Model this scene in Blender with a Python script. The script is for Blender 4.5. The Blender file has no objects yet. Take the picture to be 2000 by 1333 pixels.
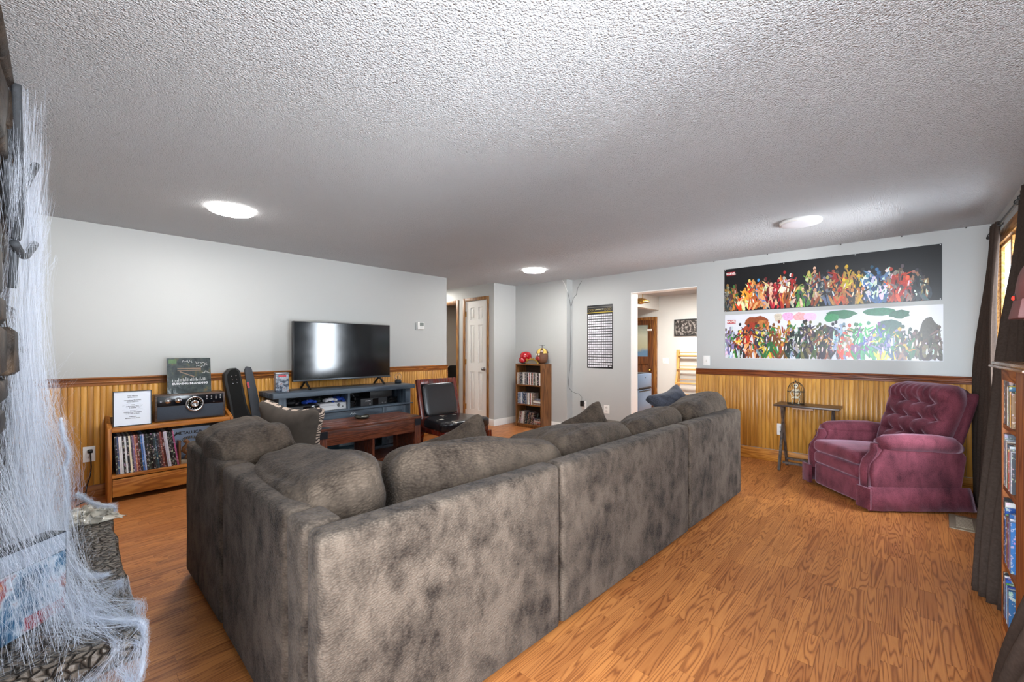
import bpy, bmesh, math, random
from mathutils import Vector, Matrix, noise as mnoise
PI = math.pi
S = bpy.context.scene
C = S.collection
R = math.radians
# ---------------------------------------------------------------- camera, sky, lights, exposure
HC, CEIL = 1.225, 2.26
cam_d = bpy.data.cameras.new('camera'); cam = bpy.data.objects.new('camera', cam_d); C.objects.link(cam)
cam_d.sensor_width = 36; cam_d.lens = 36*810/2000; cam_d.shift_y = (681-666.5)/2000
cam.location = (0, 0, HC); cam.rotation_euler = (R(90), 0, R(-47)); cam_d.clip_start = 0.02
S.camera = cam
S.view_settings.view_transform = 'Standard'; S.view_settings.look = 'None'
S.view_settings.gamma = 1; S.view_settings.use_curve_mapping = False
S.view_settings.exposure = 0.75
w = bpy.data.worlds.new('sky'); S.world = w; w.use_nodes = True
bg = w.node_tree.nodes['Background']; bg.inputs[0].default_value = (0.80, 0.90, 1.0, 1); bg.inputs[1].default_value = 4.0
def area(name, loc, rot, sx, sy, power, col=(1, 1, 1), spread=180):
    l = bpy.data.lights.new(name, 'AREA'); l.shape = 'RECTANGLE'; l.size = sx; l.size_y = sy; l.energy = power; l.color = col; l.spread = R(spread)
    o = bpy.data.objects.new(name, l); C.objects.link(o); o.location = loc; o.rotation_euler = rot
    return o
# daylight standing outside the windows: the glazed pair in the right wall, an unseen window beside the camera and an opening added behind it for light
area('daylight_far_window', (4.36, -0.90, 1.25), (R(72), 0, 0), 1.0, 1.5, 42, (0.82, 0.91, 1.0), 125)
area('daylight_near_window', (1.0, -0.95, 1.2), (R(72), 0, 0), 1.3, 1.5, 38, (0.84, 0.92, 1.0), 125)
area('daylight_added_rear', (-1.02, 0.48, 1.2), (0, R(-74), 0), 1.9, 1.7, 68, (0.85, 0.92, 1.0), 130)
# fill lamps added outside to brighten the ceiling through the windows
area('ceiling_fill_rear', (-5.6, 0.1, -0.5), (0, R(-90-14), 0), 1.4, 4.0, 110, (0.95, 0.97, 1.0))
area('ceiling_fill_near', (1.4, -7.0, -0.5), (R(90+12), 0, 0), 6.5, 1.4, 1750, (0.95, 0.97, 1.0))
area('ceiling_fill_far', (4.36, -5.8, -0.5), (R(90+14), 0, 0), 3.0, 1.4, 160, (0.95, 0.97, 1.0))
area('kitchen_fill_light', (6.6, 2.5, 2.24), (0, 0, 0), 0.6, 0.6, 75, (1.0, 0.97, 0.92))  # unseen lamp added to light the kitchen, apart from the brass fixture
area('hall_ceiling_light', (4.2, 6.2, 2.24), (0, 0, 0), 0.3, 0.3, 16, (1.0, 0.95, 0.88))
area('bedroom_light', (6.2, 6.6, 2.24), (0, 0, 0), 0.4, 0.4, 9, (1.0, 0.85, 0.7))

# ---------------------------------------------------------------- colours and materials
def lin(h):
    v = [int(h[i:i+2], 16)/255 for i in (0, 2, 4)]
    return tuple(c/12.92 if c <= 0.04045 else ((c+0.055)/1.055)**2.4 for c in v) + (1,)
class NT:
    def __init__(s, name):
        s.m = bpy.data.materials.new(name); s.m.use_nodes = True
        s.t = s.m.node_tree; s.b = s.t.nodes['Principled BSDF']; s.out = s.t.nodes['Material Output']
    def n(s, typ, ins=None, **kw):
        o = s.t.nodes.new(typ)
        for k, v in kw.items(): setattr(o, k, v)
        for k, v in (ins or {}).items(): s.set(o.inputs[k], v)
        return o
    def set(s, sock, v):
        if isinstance(v, bpy.types.NodeSocket): s.t.links.new(v, sock)
        else: sock.default_value = v
    def math(s, op, a, b=0.0, c=None):
        o = s.n('ShaderNodeMath', {0: a, 1: b}, operation=op)
        if c is not None: s.set(o.inputs[2], c)
        return o.outputs[0]
    def coord(s, kind='Object', scale=(1, 1, 1), rot=(0, 0, 0), loc=(0, 0, 0)):
        tc = s.n('ShaderNodeTexCoord')
        return s.n('ShaderNodeMapping', {0: tc.outputs[kind], 1: loc, 2: rot, 3: scale}).outputs[0]
    def noise(s, vec, scale, detail=3, rough=0.55, dist=0.0):
        return s.n('ShaderNodeTexNoise', {'Vector': vec, 'Scale': scale, 'Detail': detail, 'Roughness': rough, 'Distortion': dist}).outputs[0]
    def vor(s, vec, scale, feature='F1', rnd=1.0):
        return s.n('ShaderNodeTexVoronoi', {'Vector': vec, 'Scale': scale, 'Randomness': rnd}, feature=feature)
    def ramp(s, fac, stops, interp='LINEAR'):
        o = s.n('ShaderNodeValToRGB', {0: fac}); cr = o.color_ramp; cr.interpolation = interp
        while len(cr.elements) < len(stops): cr.elements.new(0.5)
        for e, (p, c) in zip(cr.elements, stops): e.position = p; e.color = lin(c) if isinstance(c, str) else c
        return o.outputs[0]
    def mix(s, fac, a, b, mode='MIX'):
        o = s.n('ShaderNodeMix', data_type='RGBA', blend_type=mode)
        s.set(o.inputs[0], fac); s.set(o.inputs[6], a); s.set(o.inputs[7], b)
        return o.outputs[2]
    def bump(s, h, strength=0.5, dist=0.01):
        o = s.n('ShaderNodeBump', {'Strength': strength, 'Distance': dist, 'Height': h})
        s.t.links.new(o.outputs[0], s.b.inputs['Normal'])
    def p(s, **kw):
        for k, v in kw.items(): s.set(s.b.inputs[k.replace('_', ' ')], v)
        return s.m
_pl = {}
def plain(hexc, rough=0.5, metal=0.0, var=0.12, scale=25, bump=0.0, spec=0.5, emit=0, coat=0.0):
    key = (hexc, rough, metal, var, scale, bump, spec, emit, coat)
    if key in _pl: return _pl[key]
    k = NT('paint_' + hexc)
    f = k.noise(k.coord(), scale, 4)
    c = lin(hexc)
    k.p(Base_Color=k.mix(k.math('MULTIPLY', f, 1.0), tuple(x*(1-var) for x in c[:3])+(1,), tuple(min(1, x*(1+var)) for x in c[:3])+(1,)),
        Roughness=rough, Metallic=metal)
    k.b.inputs['Specular IOR Level'].default_value = spec
    if coat: k.b.inputs['Coat Weight'].default_value = coat
    if bump: k.bump(k.noise(k.coord(), scale*4, 3), bump, 0.004)
    if emit: k.p(Emission_Color=c, Emission_Strength=emit)
    _pl[key] = k.m
    return k.m
def wood(name, dark, mid, light, axis='X', rough=0.4, fine=60, coat=0.0, rnd=False, cathedral=9.0, spec=0.5, rings=70.0, along=0.09, sharp=1.6):
    k = NT(name)
    sc = {'X': (along, 1, 1), 'Y': (1, along, 1), 'Z': (1, 1, along)}[axis]
    v = k.coord(scale=sc)
    if rnd:
        rr = k.math('ADD', k.n('ShaderNodeObjectInfo').outputs['Random'], k.n('ShaderNodeNewGeometry').outputs['Random Per Island'])
        off = k.n('ShaderNodeCombineXYZ', {0: k.math('MULTIPLY', rr, 37.0), 1: k.math('MULTIPLY', rr, 91.0), 2: k.math('MULTIPLY', rr, 53.0)}).outputs[0]
        v = k.n('ShaderNodeVectorMath', {0: v, 1: off}, operation='ADD').outputs[0]
        rr = k.math('FRACT', k.math('MULTIPLY', rr, 7.31))
    n1 = k.noise(v, cathedral, 2, 0.5, 0.3)
    ring = k.math('ADD', k.math('MULTIPLY', k.math('SINE', k.math('MULTIPLY', n1, rings)), 0.5), 0.5)
    ring = k.math('POWER', ring, sharp)
    fin = k.noise(v, fine*3, 3, 0.6)
    g = k.math('ADD', k.math('MULTIPLY', ring, 0.55), k.math('MULTIPLY', fin, 0.45))
    col = k.ramp(g, [(0.12, light), (0.45, mid), (0.85, dark)])
    if rnd:
        col = k.mix(1.0, col, k.ramp(rr, [(0.0, (0.82, 0.76, 0.74, 1)), (0.5, (1, 1, 1, 1)), (1.0, (1.13, 1.14, 1.1, 1))]), 'MULTIPLY')
    k.p(Base_Color=col, Roughness=k.math('ADD', k.math('MULTIPLY', g, 0.15), rough-0.06))
    k.b.inputs['Specular IOR Level'].default_value = spec
    if coat: k.b.inputs['Coat Weight'].default_value = coat; k.b.inputs['Coat Roughness'].default_value = 0.25
    k.bump(g, 0.12, 0.002)
    return k.m
M = {}
# popcorn ceiling
k = NT('popcorn_ceiling'); v = k.coord()
a_ = k.noise(v, 125, 3, 0.65); b_ = k.vor(v, 150).outputs[0]
h_ = k.math('ADD', k.math('MULTIPLY', a_, 1.3), k.math('MULTIPLY', b_, -0.8))
k.bump(h_, 1.0, 0.022)
M['ceiling'] = k.p(Base_Color=k.mix(k.noise(v, 1.2, 2), lin('e2e3e6'), lin('ecedef')), Roughness=0.95)
k = NT('wall_paint'); v = k.coord()
k.bump(k.noise(v, 140, 3), 0.12, 0.003)
M['wall'] = k.p(Base_Color=k.mix(k.noise(v, 0.8, 3), lin('b3b5b3'), lin('bbbcba')), Roughness=0.5)
M['wall2'] = plain('c6c6c2', 0.7, var=0.03, scale=2)
M['white'] = plain('ecebe7', 0.35, var=0.02)
M['plank'] = wood('oak_laminate', '834c29', 'ad6c3a', 'be7d46', 'X', 0.36, rnd=True, cathedral=11, spec=0.4, rings=150.0, along=0.06, sharp=2.6)
M['bead'] = wood('oak_beadboard', 'b27b2e', 'c48b3a', 'cf9848', 'Z', 0.36, rnd=True, cathedral=8, rings=45.0)
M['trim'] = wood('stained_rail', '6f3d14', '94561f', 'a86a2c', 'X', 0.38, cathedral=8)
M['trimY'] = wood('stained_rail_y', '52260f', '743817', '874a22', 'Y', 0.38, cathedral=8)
M['baseY'] = wood('oak_base_y', '93560f', 'b87526', 'cb8c3c', 'Y', 0.38, cathedral=10)
M['baseX'] = wood('oak_base_x', '7a4216', '9a5b22', 'ab6c30', 'X', 0.38, cathedral=10)
M['casing'] = wood('door_casing', '6a4118', '8d5d2a', 'a3753f', 'Z', 0.4)
M['black'] = plain('141415', 0.45); M['blackgloss'] = plain('0e0e10', 0.12); M['darkgrey'] = plain('2b2c2f', 0.5)
M['chrome'] = plain('c8c8cc', 0.18, 1.0); M['brass'] = plain('b08a48', 0.25, 1.0)
M['steel'] = plain('8f8e90', 0.3, 1.0)
M['objcol'] = None
k = NT('printed_case'); oi = k.n('ShaderNodeObjectInfo'); v = k.coord()
v2 = k.n('ShaderNodeVectorMath', {0: v, 1: k.n('ShaderNodeCombineXYZ', {0: k.math('MULTIPLY', oi.outputs['Random'], 31.0), 2: k.math('MULTIPLY', oi.outputs['Random'], 17.0)}).outputs[0]}, operation='ADD').outputs[0]
nz = k.noise(v2, 45, 3, 0.7)
pr = k.n('ShaderNodeTexNoise', {'Vector': v2, 'Scale': 28, 'Detail': 4}).outputs[1]
col = k.mix(k.math('GREATER_THAN', nz, 0.56), oi.outputs['Color'], k.mix(0.55, oi.outputs['Color'], k.mix(1.0, pr, (1.5, 1.4, 1.3, 1), 'MULTIPLY')))
M['case'] = k.p(Base_Color=col, Roughness=0.3)

# ---------------------------------------------------------------- mesh helpers
class MB:
    def __init__(s): s.v = []; s.f = []; s.c = []; s.mx = Matrix.Identity(4); s.col = None
    def add(s, vs, fs):
        o = len(s.v); s.v += [tuple(s.mx @ Vector(p)) for p in vs]; s.f += [[i+o for i in f] for f in fs]
        if s.col is not None: s.c += [s.col]*len(fs)
        return s
    def box(s, x0, x1, y0, y1, z0, z1):
        return s.add([(x0, y0, z0), (x1, y0, z0), (x1, y1, z0), (x0, y1, z0), (x0, y0, z1), (x1, y0, z1), (x1, y1, z1), (x0, y1, z1)],
                     [(3, 2, 1, 0), (4, 5, 6, 7), (0, 1, 5, 4), (1, 2, 6, 5), (2, 3, 7, 6), (3, 0, 4, 7)])
    def bar(s, p0, p1, wx, wy=None):
        # straight bar of rectangular section between two points
        p0, p1 = Vector(p0), Vector(p1); d = (p1-p0); L = d.length; d.normalize()
        up = Vector((0, 0, 1)) if abs(d.z) < 0.95 else Vector((0, 1, 0))
        a = d.cross(up).normalized(); b = a.cross(d).normalized(); wy = wy or wx
        vs = [p + a*sx*wx/2 + b*sy*wy/2 for p in (p0, p1) for sx, sy in ((-1, -1), (1, -1), (1, 1), (-1, 1))]
        return s.add(vs, [(3, 2, 1, 0), (4, 5, 6, 7), (0, 1, 5, 4), (1, 2, 6, 5), (2, 3, 7, 6), (3, 0, 4, 7)])
    def tube(s, pts, r, n=8, caps=True):
        pts = [Vector(p) for p in pts]; rs = r if isinstance(r, (list, tuple)) else [r]*len(pts)
        vs = []; fs = []; pa = None
        for i, p in enumerate(pts):
            d = (pts[min(i+1, len(pts)-1)] - pts[max(i-1, 0)]).normalized()
            if pa is None:
                pa = d.cross(Vector((0, 0, 1)) if abs(d.z) < 0.9 else Vector((0, 1, 0))).normalized()
            pa = (pa - d*pa.dot(d)).normalized(); pb = d.cross(pa)
            for j in range(n):
                t = 2*PI*j/n; vs.append(p + (pa*math.cos(t) + pb*math.sin(t))*rs[i])
        for i in range(len(pts)-1):
            for j in range(n): fs.append((i*n+j, i*n+(j+1) % n, (i+1)*n+(j+1) % n, (i+1)*n+j))
        if caps: fs += [tuple(range(n-1, -1, -1)), tuple((len(pts)-1)*n+j for j in range(n))]
        return s.add(vs, fs)
    def lathe(s, prof, loc=(0, 0, 0), n=24, axis='Z'):
        vs = []; fs = []
        for r, z in prof:
            for j in range(n):
                t = 2*PI*j/n; q = (r*math.cos(t), r*math.sin(t), z)
                if axis == 'Y': q = (q[0], q[2], q[1])
                if axis == 'X': q = (q[2], q[0], q[1])
                vs.append((q[0]+loc[0], q[1]+loc[1], q[2]+loc[2]))
        m = len(prof)
        for i in range(m-1):
            for j in range(n): fs.append((i*n+j, i*n+(j+1) % n, (i+1)*n+(j+1) % n, (i+1)*n+j))
        fs += [tuple(range(n-1, -1, -1)), tuple((m-1)*n+j for j in range(n))]
        return s.add(vs, fs)
    def prism(s, poly, h0, h1, plane='XY'):
        # polygon in a plane extruded along the remaining axis
        f = {'XY': lambda a, b, h: (a, b, h), 'XZ': lambda a, b, h: (a, h, b), 'YZ': lambda a, b, h: (h, a, b)}[plane]
        n = len(poly)
        vs = [f(a, b, h0) for a, b in poly] + [f(a, b, h1) for a, b in poly]
        return s.add(vs, [tuple(range(n-1, -1, -1)), tuple(range(n, 2*n))] + [(i, (i+1) % n, n+(i+1) % n, n+i) for i in range(n)])
    def soft(s, hx, hy, hz, e=0.5, n=10, fn=None, loc=(0, 0, 0)):
        # rounded cushion-like block: superellipsoid-mapped cube grid, fn(p) may move the points
        bm = bmesh.new(); bmesh.ops.create_cube(bm, size=2); bmesh.ops.subdivide_edges(bm, edges=bm.edges[:], cuts=n, use_grid_fill=True)
        vs = []
        for q in bm.verts:
            p = q.co.copy(); p = Vector([math.copysign(abs(math.sin(c*PI/2))**0.85 if abs(c) < 1 else 1, c) for c in p])
            L = (abs(p.x)**(2/e) + abs(p.y)**(2/e) + abs(p.z)**(2/e))**(e/2)
            p = p/L; p = Vector((p.x*hx, p.y*hy, p.z*hz))
            if fn: p = fn(p)
            vs.append((p.x+loc[0], p.y+loc[1], p.z+loc[2]))
        bm.verts.index_update(); fs = [[q.index for q in f.verts] for f in bm.faces]; bm.free()
        return s.add(vs, fs)
    def build(s, name, mat, parent=None, bevel=0.0, smooth=False, seg=2, recenter=False):
        me = bpy.data.meshes.new(name)
        if len(s.v) and recenter:
            pass
        me.from_pydata(s.v, [], s.f)
        if s.c:
            at = me.color_attributes.new('tint', 'FLOAT_COLOR', 'CORNER')
            li = 0
            for fi, p in enumerate(me.polygons):
                for _ in p.vertices: at.data[li].color = s.c[fi]; li += 1
        bm = bmesh.new(); bm.from_mesh(me); bmesh.ops.recalc_face_normals(bm, faces=bm.faces)
        if bevel:
            es = [e for e in bm.edges if len(e.link_faces) == 2 and e.calc_face_angle(0) > 0.5]
            try: bmesh.ops.bevel(bm, geom=es, offset=bevel, segments=seg, affect='EDGES', profile=0.6, clamp_overlap=True)
            except Exception: pass
        bm.to_mesh(me); bm.free()
        if smooth:
            for p in me.polygons: p.use_smooth = True
        elif bevel:
            for p in me.polygons: p.use_smooth = True
            me.set_sharp_from_angle(angle=R(50))
        me.materials.append(mat)
        o = bpy.data.objects.new(name, me); C.objects.link(o)
        if parent: o.parent = parent
        return o
def box(name, b, mat, parent=None, bevel=0.0):
    return MB().box(*b).build(name, mat, parent, bevel)
def thing(name, label, cat, loc=(0, 0, 0), rz=0, group=None):
    o = bpy.data.objects.new(name, None); C.objects.link(o); o.location = loc; o.rotation_euler = (0, 0, rz); o.empty_display_size = 0.1
    return tag(o, label, cat, group)
def tag(o, label, cat, group=None):
    o['label'] = label; o['category'] = cat
    if group: o['group'] = group
    return o
def struct(o): o['kind'] = 'structure'; return o
def dup(o, parent=None):
    c = o.copy(); C.objects.link(c); c.parent = parent
    for ch in list(o.children): dup(ch, c)
    return c
def text(name, s, size, mat, parent, mx, depth=0.0004, align='CENTER', bold=0.0):
    cu = bpy.data.curves.new(name, 'FONT'); cu.body = s; cu.size = size; cu.align_x = align; cu.align_y = 'CENTER'; cu.extrude = depth; cu.offset = bold
    cu.resolution_u = 2
    t = bpy.data.objects.new(name, cu); C.objects.link(t)
    me = bpy.data.meshes.new_from_object(t.evaluated_get(bpy.context.evaluated_depsgraph_get()))
    bpy.data.objects.remove(t); bpy.data.curves.remove(cu)
    me.transform(mx); me.materials.clear(); me.materials.append(mat)
    o = bpy.data.objects.new(name, me); C.objects.link(o); o.parent = parent
    return o
def face_mx(loc, facing, tilt=0.0):
    # matrix that lays XY text upright on a wall: facing '-X' (seen looking along +X), '-Y', '+Y'
    r = {'-Y': Matrix.Rotation(R(90), 4, 'X'), '-X': Matrix.Rotation(R(-90), 4, 'Z') @ Matrix.Rotation(R(90), 4, 'X'),
         '+Y': Matrix.Rotation(R(180), 4, 'Z') @ Matrix.Rotation(R(90), 4, 'X')}[facing]
    return Matrix.Translation(loc) @ r
def visible_px(x, y, z):
    d = 0.7314*x + 0.682*y; l = 0.682*x - 0.7314*y
    return d, (1000+810*l/d, 681-810*(z-HC)/d) if d > 0.05 else None

# ---------------------------------------------------------------- room shell
XB, YL, YR, XF = 5.23, 4.856, -0.572, -0.56     # back wall, left (television) wall, right (window) wall, wall behind the hearth
XE = 3.80                                        # free end of the television wall
rnd = random.Random(4)
fl = struct(box('floor', (XF-0.1, 9.2, YR-0.25, 8.2, -0.12, -0.008), M['baseX']))
# laminate strips: the nearest visible ones as objects, the rest in one mesh
strips = []
W = 0.0625
y = YR
while y < 6.4:
    x = XF - rnd.random()*0.4
    while x < XB + 0.2:
        L = rnd.choice((0.22, 0.3, 0.36, 0.42, 0.5))
        strips.append((max(x, XF), x+L-0.0007, y, y+W-0.0006)); x += L
    y += W
vis = []; rest = []
for sx in strips:
    cx, cy = (sx[0]+sx[1])/2, (sx[2]+sx[3])/2
    d, p = visible_px(cx, cy, 0)
    hid = (0.47 < cx < 3.82 and 1.08 < cy < 2.8) or (0.5 < cx < 3.8 and 0.98 < cy < 1.2) or cx < 0.12 and cy > 1.4
    seen = p is not None and -60 < p[0] < 2060 and p[1] < 1400 and not hid and not (cx > 4.0 and 0.98*cx-4.5 > cy)
    (vis if seen else rest).append((d, sx))
vis.sort(key=lambda q: q[0])
rest += vis[300:]; vis = vis[:300]
for d, q in vis:
    L = q[1]-q[0]; zz = rnd.uniform(0, 0.0005)
    MB().box(q[0], q[1], q[2], q[3], -0.008, -zz).build('floor_plank', M['plank'], fl)
b = MB()
for d, q in rest: b.box(*q, -0.008, -rnd.uniform(0, 0.0005))
for i in range(60):
    yy = 0.6 + i*W; b.box(XB+0.2, 8.2, yy, yy+W-0.001, -0.008, -0.0003)
o = b.build('floor_planks', M['plank'], fl); o['kind'] = 'stuff'
struct(box('ceiling', (XF-0.1, 8.3, YR-0.25, 8.2, CEIL, CEIL+0.1), M['ceiling']))
# television wall with its beaded wainscot
wl = struct(box('wall_left', (XF-0.1, XE, YL, YL+0.13, -0.005, CEIL), M['wall']))
RZ = 0.985                                         # top of the chair rail
b0 = MB().box(-0.0181, 0.0181, -0.010, 0, 0.10, RZ-0.045)
bead = b0.build('beadboard_strip', M['bead'], wl, bevel=0.0025, seg=1); bead.location = (XF+0.02, YL, 0)
x = XF+0.02
P_ = 0.0372
while x + P_ < XE:
    x += P_
    c = bead.copy(); C.objects.link(c); c.location = (x, YL, 0)
def rail(name, axis, a0, a1, at, sgn, mat, parent=None, z=RZ):
    # moulded chair rail: cap, cove and lower bead swept along the wall
    prof = [(0, z), (0.03, z), (0.034, z-0.006), (0.032, z-0.014), (0.022, z-0.019), (0.02, z-0.032), (0.026, z-0.037), (0.026, z-0.043), (0.018, z-0.05), (0.016, z-0.068), (0.0, z-0.072)]
    poly = [(at + sgn*u, v) for u, v in prof]
    return MB().prism(poly, a0, a1, 'YZ' if axis == 'X' else 'XZ').build(name, mat, parent)
r_ = rail('trim_1', 'X', XF, XE+0.005, YL, -1, M['trim']); struct(r_)
struct(MB().box(XF, XE, YL-0.016, YL, 0, 0.10).build('baseboard_left', M['baseX'], bevel=0.004))
struct(MB().box(XE-0.002, XE+0.014, YL-0.013, YL+0.135, 0, RZ-0.07).build('trim_2', M['trim'], bevel=0.004))
# back wall (posters) with the kitchen opening
OY0, OY1, OZ = 1.80, 2.665, 1.985
YBUMP = 3.625
wb = struct(MB().box(XB, XB+0.17, YR-0.2, OY0, -0.005, CEIL).box(XB, XB+0.17, OY1, YBUMP+0.4, -0.005, CEIL).box(XB, XB+0.17, OY0, OY1, OZ, CEIL).build('wall_back', M['wall']))
b0 = MB().box(-0.010, 0, -0.0181, 0.0181, 0.13, RZ-0.045)
beadb = b0.build('beadboard_strip', M['bead'], wb, bevel=0.0025, seg=1); beadb.location = (XB, YR+0.02, 0)
y = YR+0.02
while y + P_ < OY0:
    y += P_
    c = beadb.copy(); C.objects.link(c); c.location = (XB, y, 0)
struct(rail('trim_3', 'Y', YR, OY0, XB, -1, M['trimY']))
struct(MB().box(XB-0.018, XB, YR, OY0, 0, 0.125).build('baseboard_back', M['baseY'], bevel=0.005))
struct(MB().box(XB-0.013, XB, OY1, YBUMP, 0, 0.10).build('baseboard_kitchen', M['white'], bevel=0.003))
# boxed-out corner behind the small bookcase, closet wall with the white door, hall
XBU, XD, YC = 5.085, 4.585, 4.66
struct(box('wall_bump', (XBU, XB+0.1, YBUMP, YC, -0.005, CEIL), M['wall']))
struct(box('wall_corner', (XD, XB+0.1, YC, YC+0.10, -0.005, CEIL), M['wall']))
D0, D1, DZ = 4.825, 5.35, 2.015                     # white door
E0, E1 = 5.575, 6.4                            # dark doorway beyond
struct(MB().box(XD, XD+0.11, YC+0.1, D0, -0.005, CEIL).box(XD, XD+0.11, D0, D1, DZ, CEIL).box(XD, XD+0.11, D1, E0, -0.005, CEIL)
       .box(XD, XD+0.11, E0, E1, DZ-0.01, CEIL).box(XD, XD+0.11, E1, 8.1, -0.005, CEIL).build('wall_hall', M['wall']))
struct(box('wall_hall_left', (XE-0.13, XE, YL+0.13, 8.1, -0.005, CEIL), M['wall2']))
struct(box('wall_hall_end', (XE-0.13, 8.3, 8.1, 8.2, -0.005, CEIL), M['wall2']))
struct(box('baseboard_corner', (XD-0.012, XBU, YC-0.012, YC, 0, 0.105), M['white'], bevel=0.003))
struct(box('baseboard_bump', (XBU-0.012, XBU, YBUMP-0.012, YC-0.012, 0, 0.105), M['white'], bevel=0.003))
struct(box('baseboard_hall', (XD-0.012, XD, YC, D0-0.05, 0, 0.105), M['white'], bevel=0.003))
# window wall with two openings, wall behind the camera
W0, W1, WZ0, WZ1 = 3.86, 4.88, 0.62, 2.02
N0, N1 = 0.35, 1.6
T = 0.16
b = MB()
for x0, x1, z0, z1 in ((XF-0.1, N0, 0, CEIL), (N0, N1, 0, 0.5), (N0, N1, 2.0, CEIL), (N1, W0, 0, CEIL), (W0, W1, 0, WZ0), (W0, W1, WZ1, CEIL), (W1, XB+0.1, 0, CEIL)):
    b.box(x0, x1, YR-T, YR, z0-0.005 if z0 == 0 else z0, z1)
struct(b.build('wall_right', M['wall']))
b = MB()
for y0, y1, z0, z1 in ((YR-T, -0.42, 0, CEIL), (-0.42, 1.38, 0, 0.12), (-0.42, 1.38, 2.05, CEIL), (1.38, YL+0.1, 0, CEIL)):
    b.box(XF-0.1, XF, y0, y1, z0-0.005 if z0 == 0 else z0, z1)
struct(b.build('wall_front', M['wall']))  # its opening is added to let more daylight in
k = NT('window_glass'); k.p(Base_Color=(1, 1, 1, 1), Roughness=0.02, Transmission_Weight=1.0, IOR=1.05)
tr = k.n('ShaderNodeBsdfTransparent'); gl = k.n('ShaderNodeBsdfGlossy', {'Roughness': 0.02}); mxs = k.n('ShaderNodeMixShader', {0: 0.05, 1: tr.outputs[0], 2: gl.outputs[0]})
k.t.links.new(mxs.outputs[0], k.out.inputs[0]); M['glass'] = k.m
win_wood = wood('window_wood', '8a5a26', 'b07c3c', 'c6965a', 'X', 0.4)
def window(n, x0, x1, z0, z1, mull, y=YR):
    root = thing('window_%d' % n, '', ''); struct(root); del root['label']; del root['category']
    f_ = 0.018
    MB().box(x0, x1, y-f_, y, z1-0.03, z1).box(x0, x0+0.03, y-f_, y, z0, z1).box(x1-0.03, x1, y-f_, y, z0, z1).box(x0, x1, y-f_, y, z0, z0+0.03).build('window_frame', win_wood, root)
    MB().box(x0-0.08, x1+0.08, y, y+0.02, z1-0.01, z1+0.08).box(x0-0.08, x0+0.01, y, y+0.02, z0, z1-0.01).box(x1-0.01, x1+0.08, y, y+0.02, z0, z1-0.01).build('casing', win_wood, root, bevel=0.004)
    MB().box(x0-0.1, x1+0.1, y-0.02, y+0.045, z0-0.035, z0).build('window_sill', win_wood, root, bevel=0.004)
    xs = [x0+0.03] + mull + [x1-0.03]
    for xm in mull: MB().box(xm-0.03, xm+0.03, y-f_, y+0.012, z0+0.03, z1-0.03).build('mullion', win_wood, root)
    for a, c in zip(xs, xs[1:]):
        MB().box(a, c, y-0.017, y-0.014, z0+0.03, z1-0.03).build('pane', M['glass'], root)
window(1, W0, W1, WZ0, WZ1, [4.37])
window(2, N0, N1, 0.5, 2.0, [0.97])
# kitchen beyond the opening
XK = 8.05
struct(box('wall_kitchen_back', (XK, XK+0.1, 0.3, 6.0, -0.005, CEIL), M['wall2']))
struct(box('wall_kitchen_left', (6.05, 6.15, 5.0, 6.0, -0.005, CEIL), M['wall2']))
struct(box('wall_kitchen_right', (XB+0.17, XK, 0.3, 0.4, -0.005, CEIL), M['wall2']))
struct(box('wall_kitchen_end', (XB+0.1, XK, 5.0, 5.1, -0.005, CEIL), M['wall2']))
struct(MB().box(XB+0.17, XK, 3.5, 3.62, 1.99, CEIL).build('trim_4', M['wall2']))
struct(MB().box(XB-0.004, XB+0.174, OY1-0.012, OY1, 0, OZ).box(XB-0.004, XB+0.174, OY0, OY1-0.012, OZ-0.012, OZ).build('trim_5', M['white']))
ORD = ['first', 'second', 'third', 'fourth', 'fifth', 'sixth', 'seventh', 'eighth', 'ninth', 'tenth', 'eleventh', 'twelfth', 'thirteenth', 'fourteenth', 'fifteenth', 'sixteenth', 'seventeenth', 'eighteenth', 'nineteenth', 'twentieth']
ORD += ['twenty-'+q for q in ORD[:9]] + ['thirtieth', 'thirty-first', 'thirty-second']
# ---------------------------------------------------------------- sectional sofa
def velvet(name, dark, light, nscale, weave=95, bstr=0.6, blotch=0.5, sheen=0.15):
    k = NT(name); v = k.coord(); vg = k.coord('Object', (1, 1, 0.8))
    blo = k.noise(vg, nscale, 3, 0.5, 0.8)
    st = k.noise(k.coord('Object', (1.4, 1.4, 0.8), rot=(0.2, 0.15, 0.35)), nscale*2.6, 3, 0.55, 0.5)
    pile = k.noise(v, 420, 2, 0.6)
    wv = k.coord('Object', (1, 1, 1.7), rot=(0.25, 0.35, 0.6))
    vo = k.vor(wv, weave).outputs[0]
    f = k.math('ADD', k.math('ADD', k.math('MULTIPLY', blo, blotch), k.math('MULTIPLY', st, 0.35)), k.math('MULTIPLY', pile, 0.08))
    f2 = k.math('SUBTRACT', f, k.math('MULTIPLY', vo, 0.15))
    lo = 0.5*(blotch+0.35)
    k.p(Base_Color=k.ramp(f2, [(lo-0.20, dark), (lo+0.08, light)]), Roughness=0.85, Sheen_Weight=sheen, Sheen_Roughness=0.4)
    k.b.inputs['Specular IOR Level'].default_value = 0.15
    k.b.inputs['Sheen Tint'].default_value = (0.75, 0.78, 0.85, 1)
    k.bump(k.math('SUBTRACT', k.math('MULTIPLY', pile, 0.25), vo), bstr, 0.004)
    return k.m
M['sofa'] = velvet('taupe_velour', '2a231e', '695d52', 7.0, 110, 0.9, 0.6, 0.06)
M['cush'] = velvet('taupe_dimple_velour', '2a221c', '63564a', 5.0, 80, 1.0, 0.4, 0.06)
def lump(p, s, amp, f=2.2):
    n = mnoise.noise_vector(Vector((p.x*f+s*3.1, p.y*f+s*7.7, p.z*f-s*1.3)))
    return p + n*amp
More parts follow.
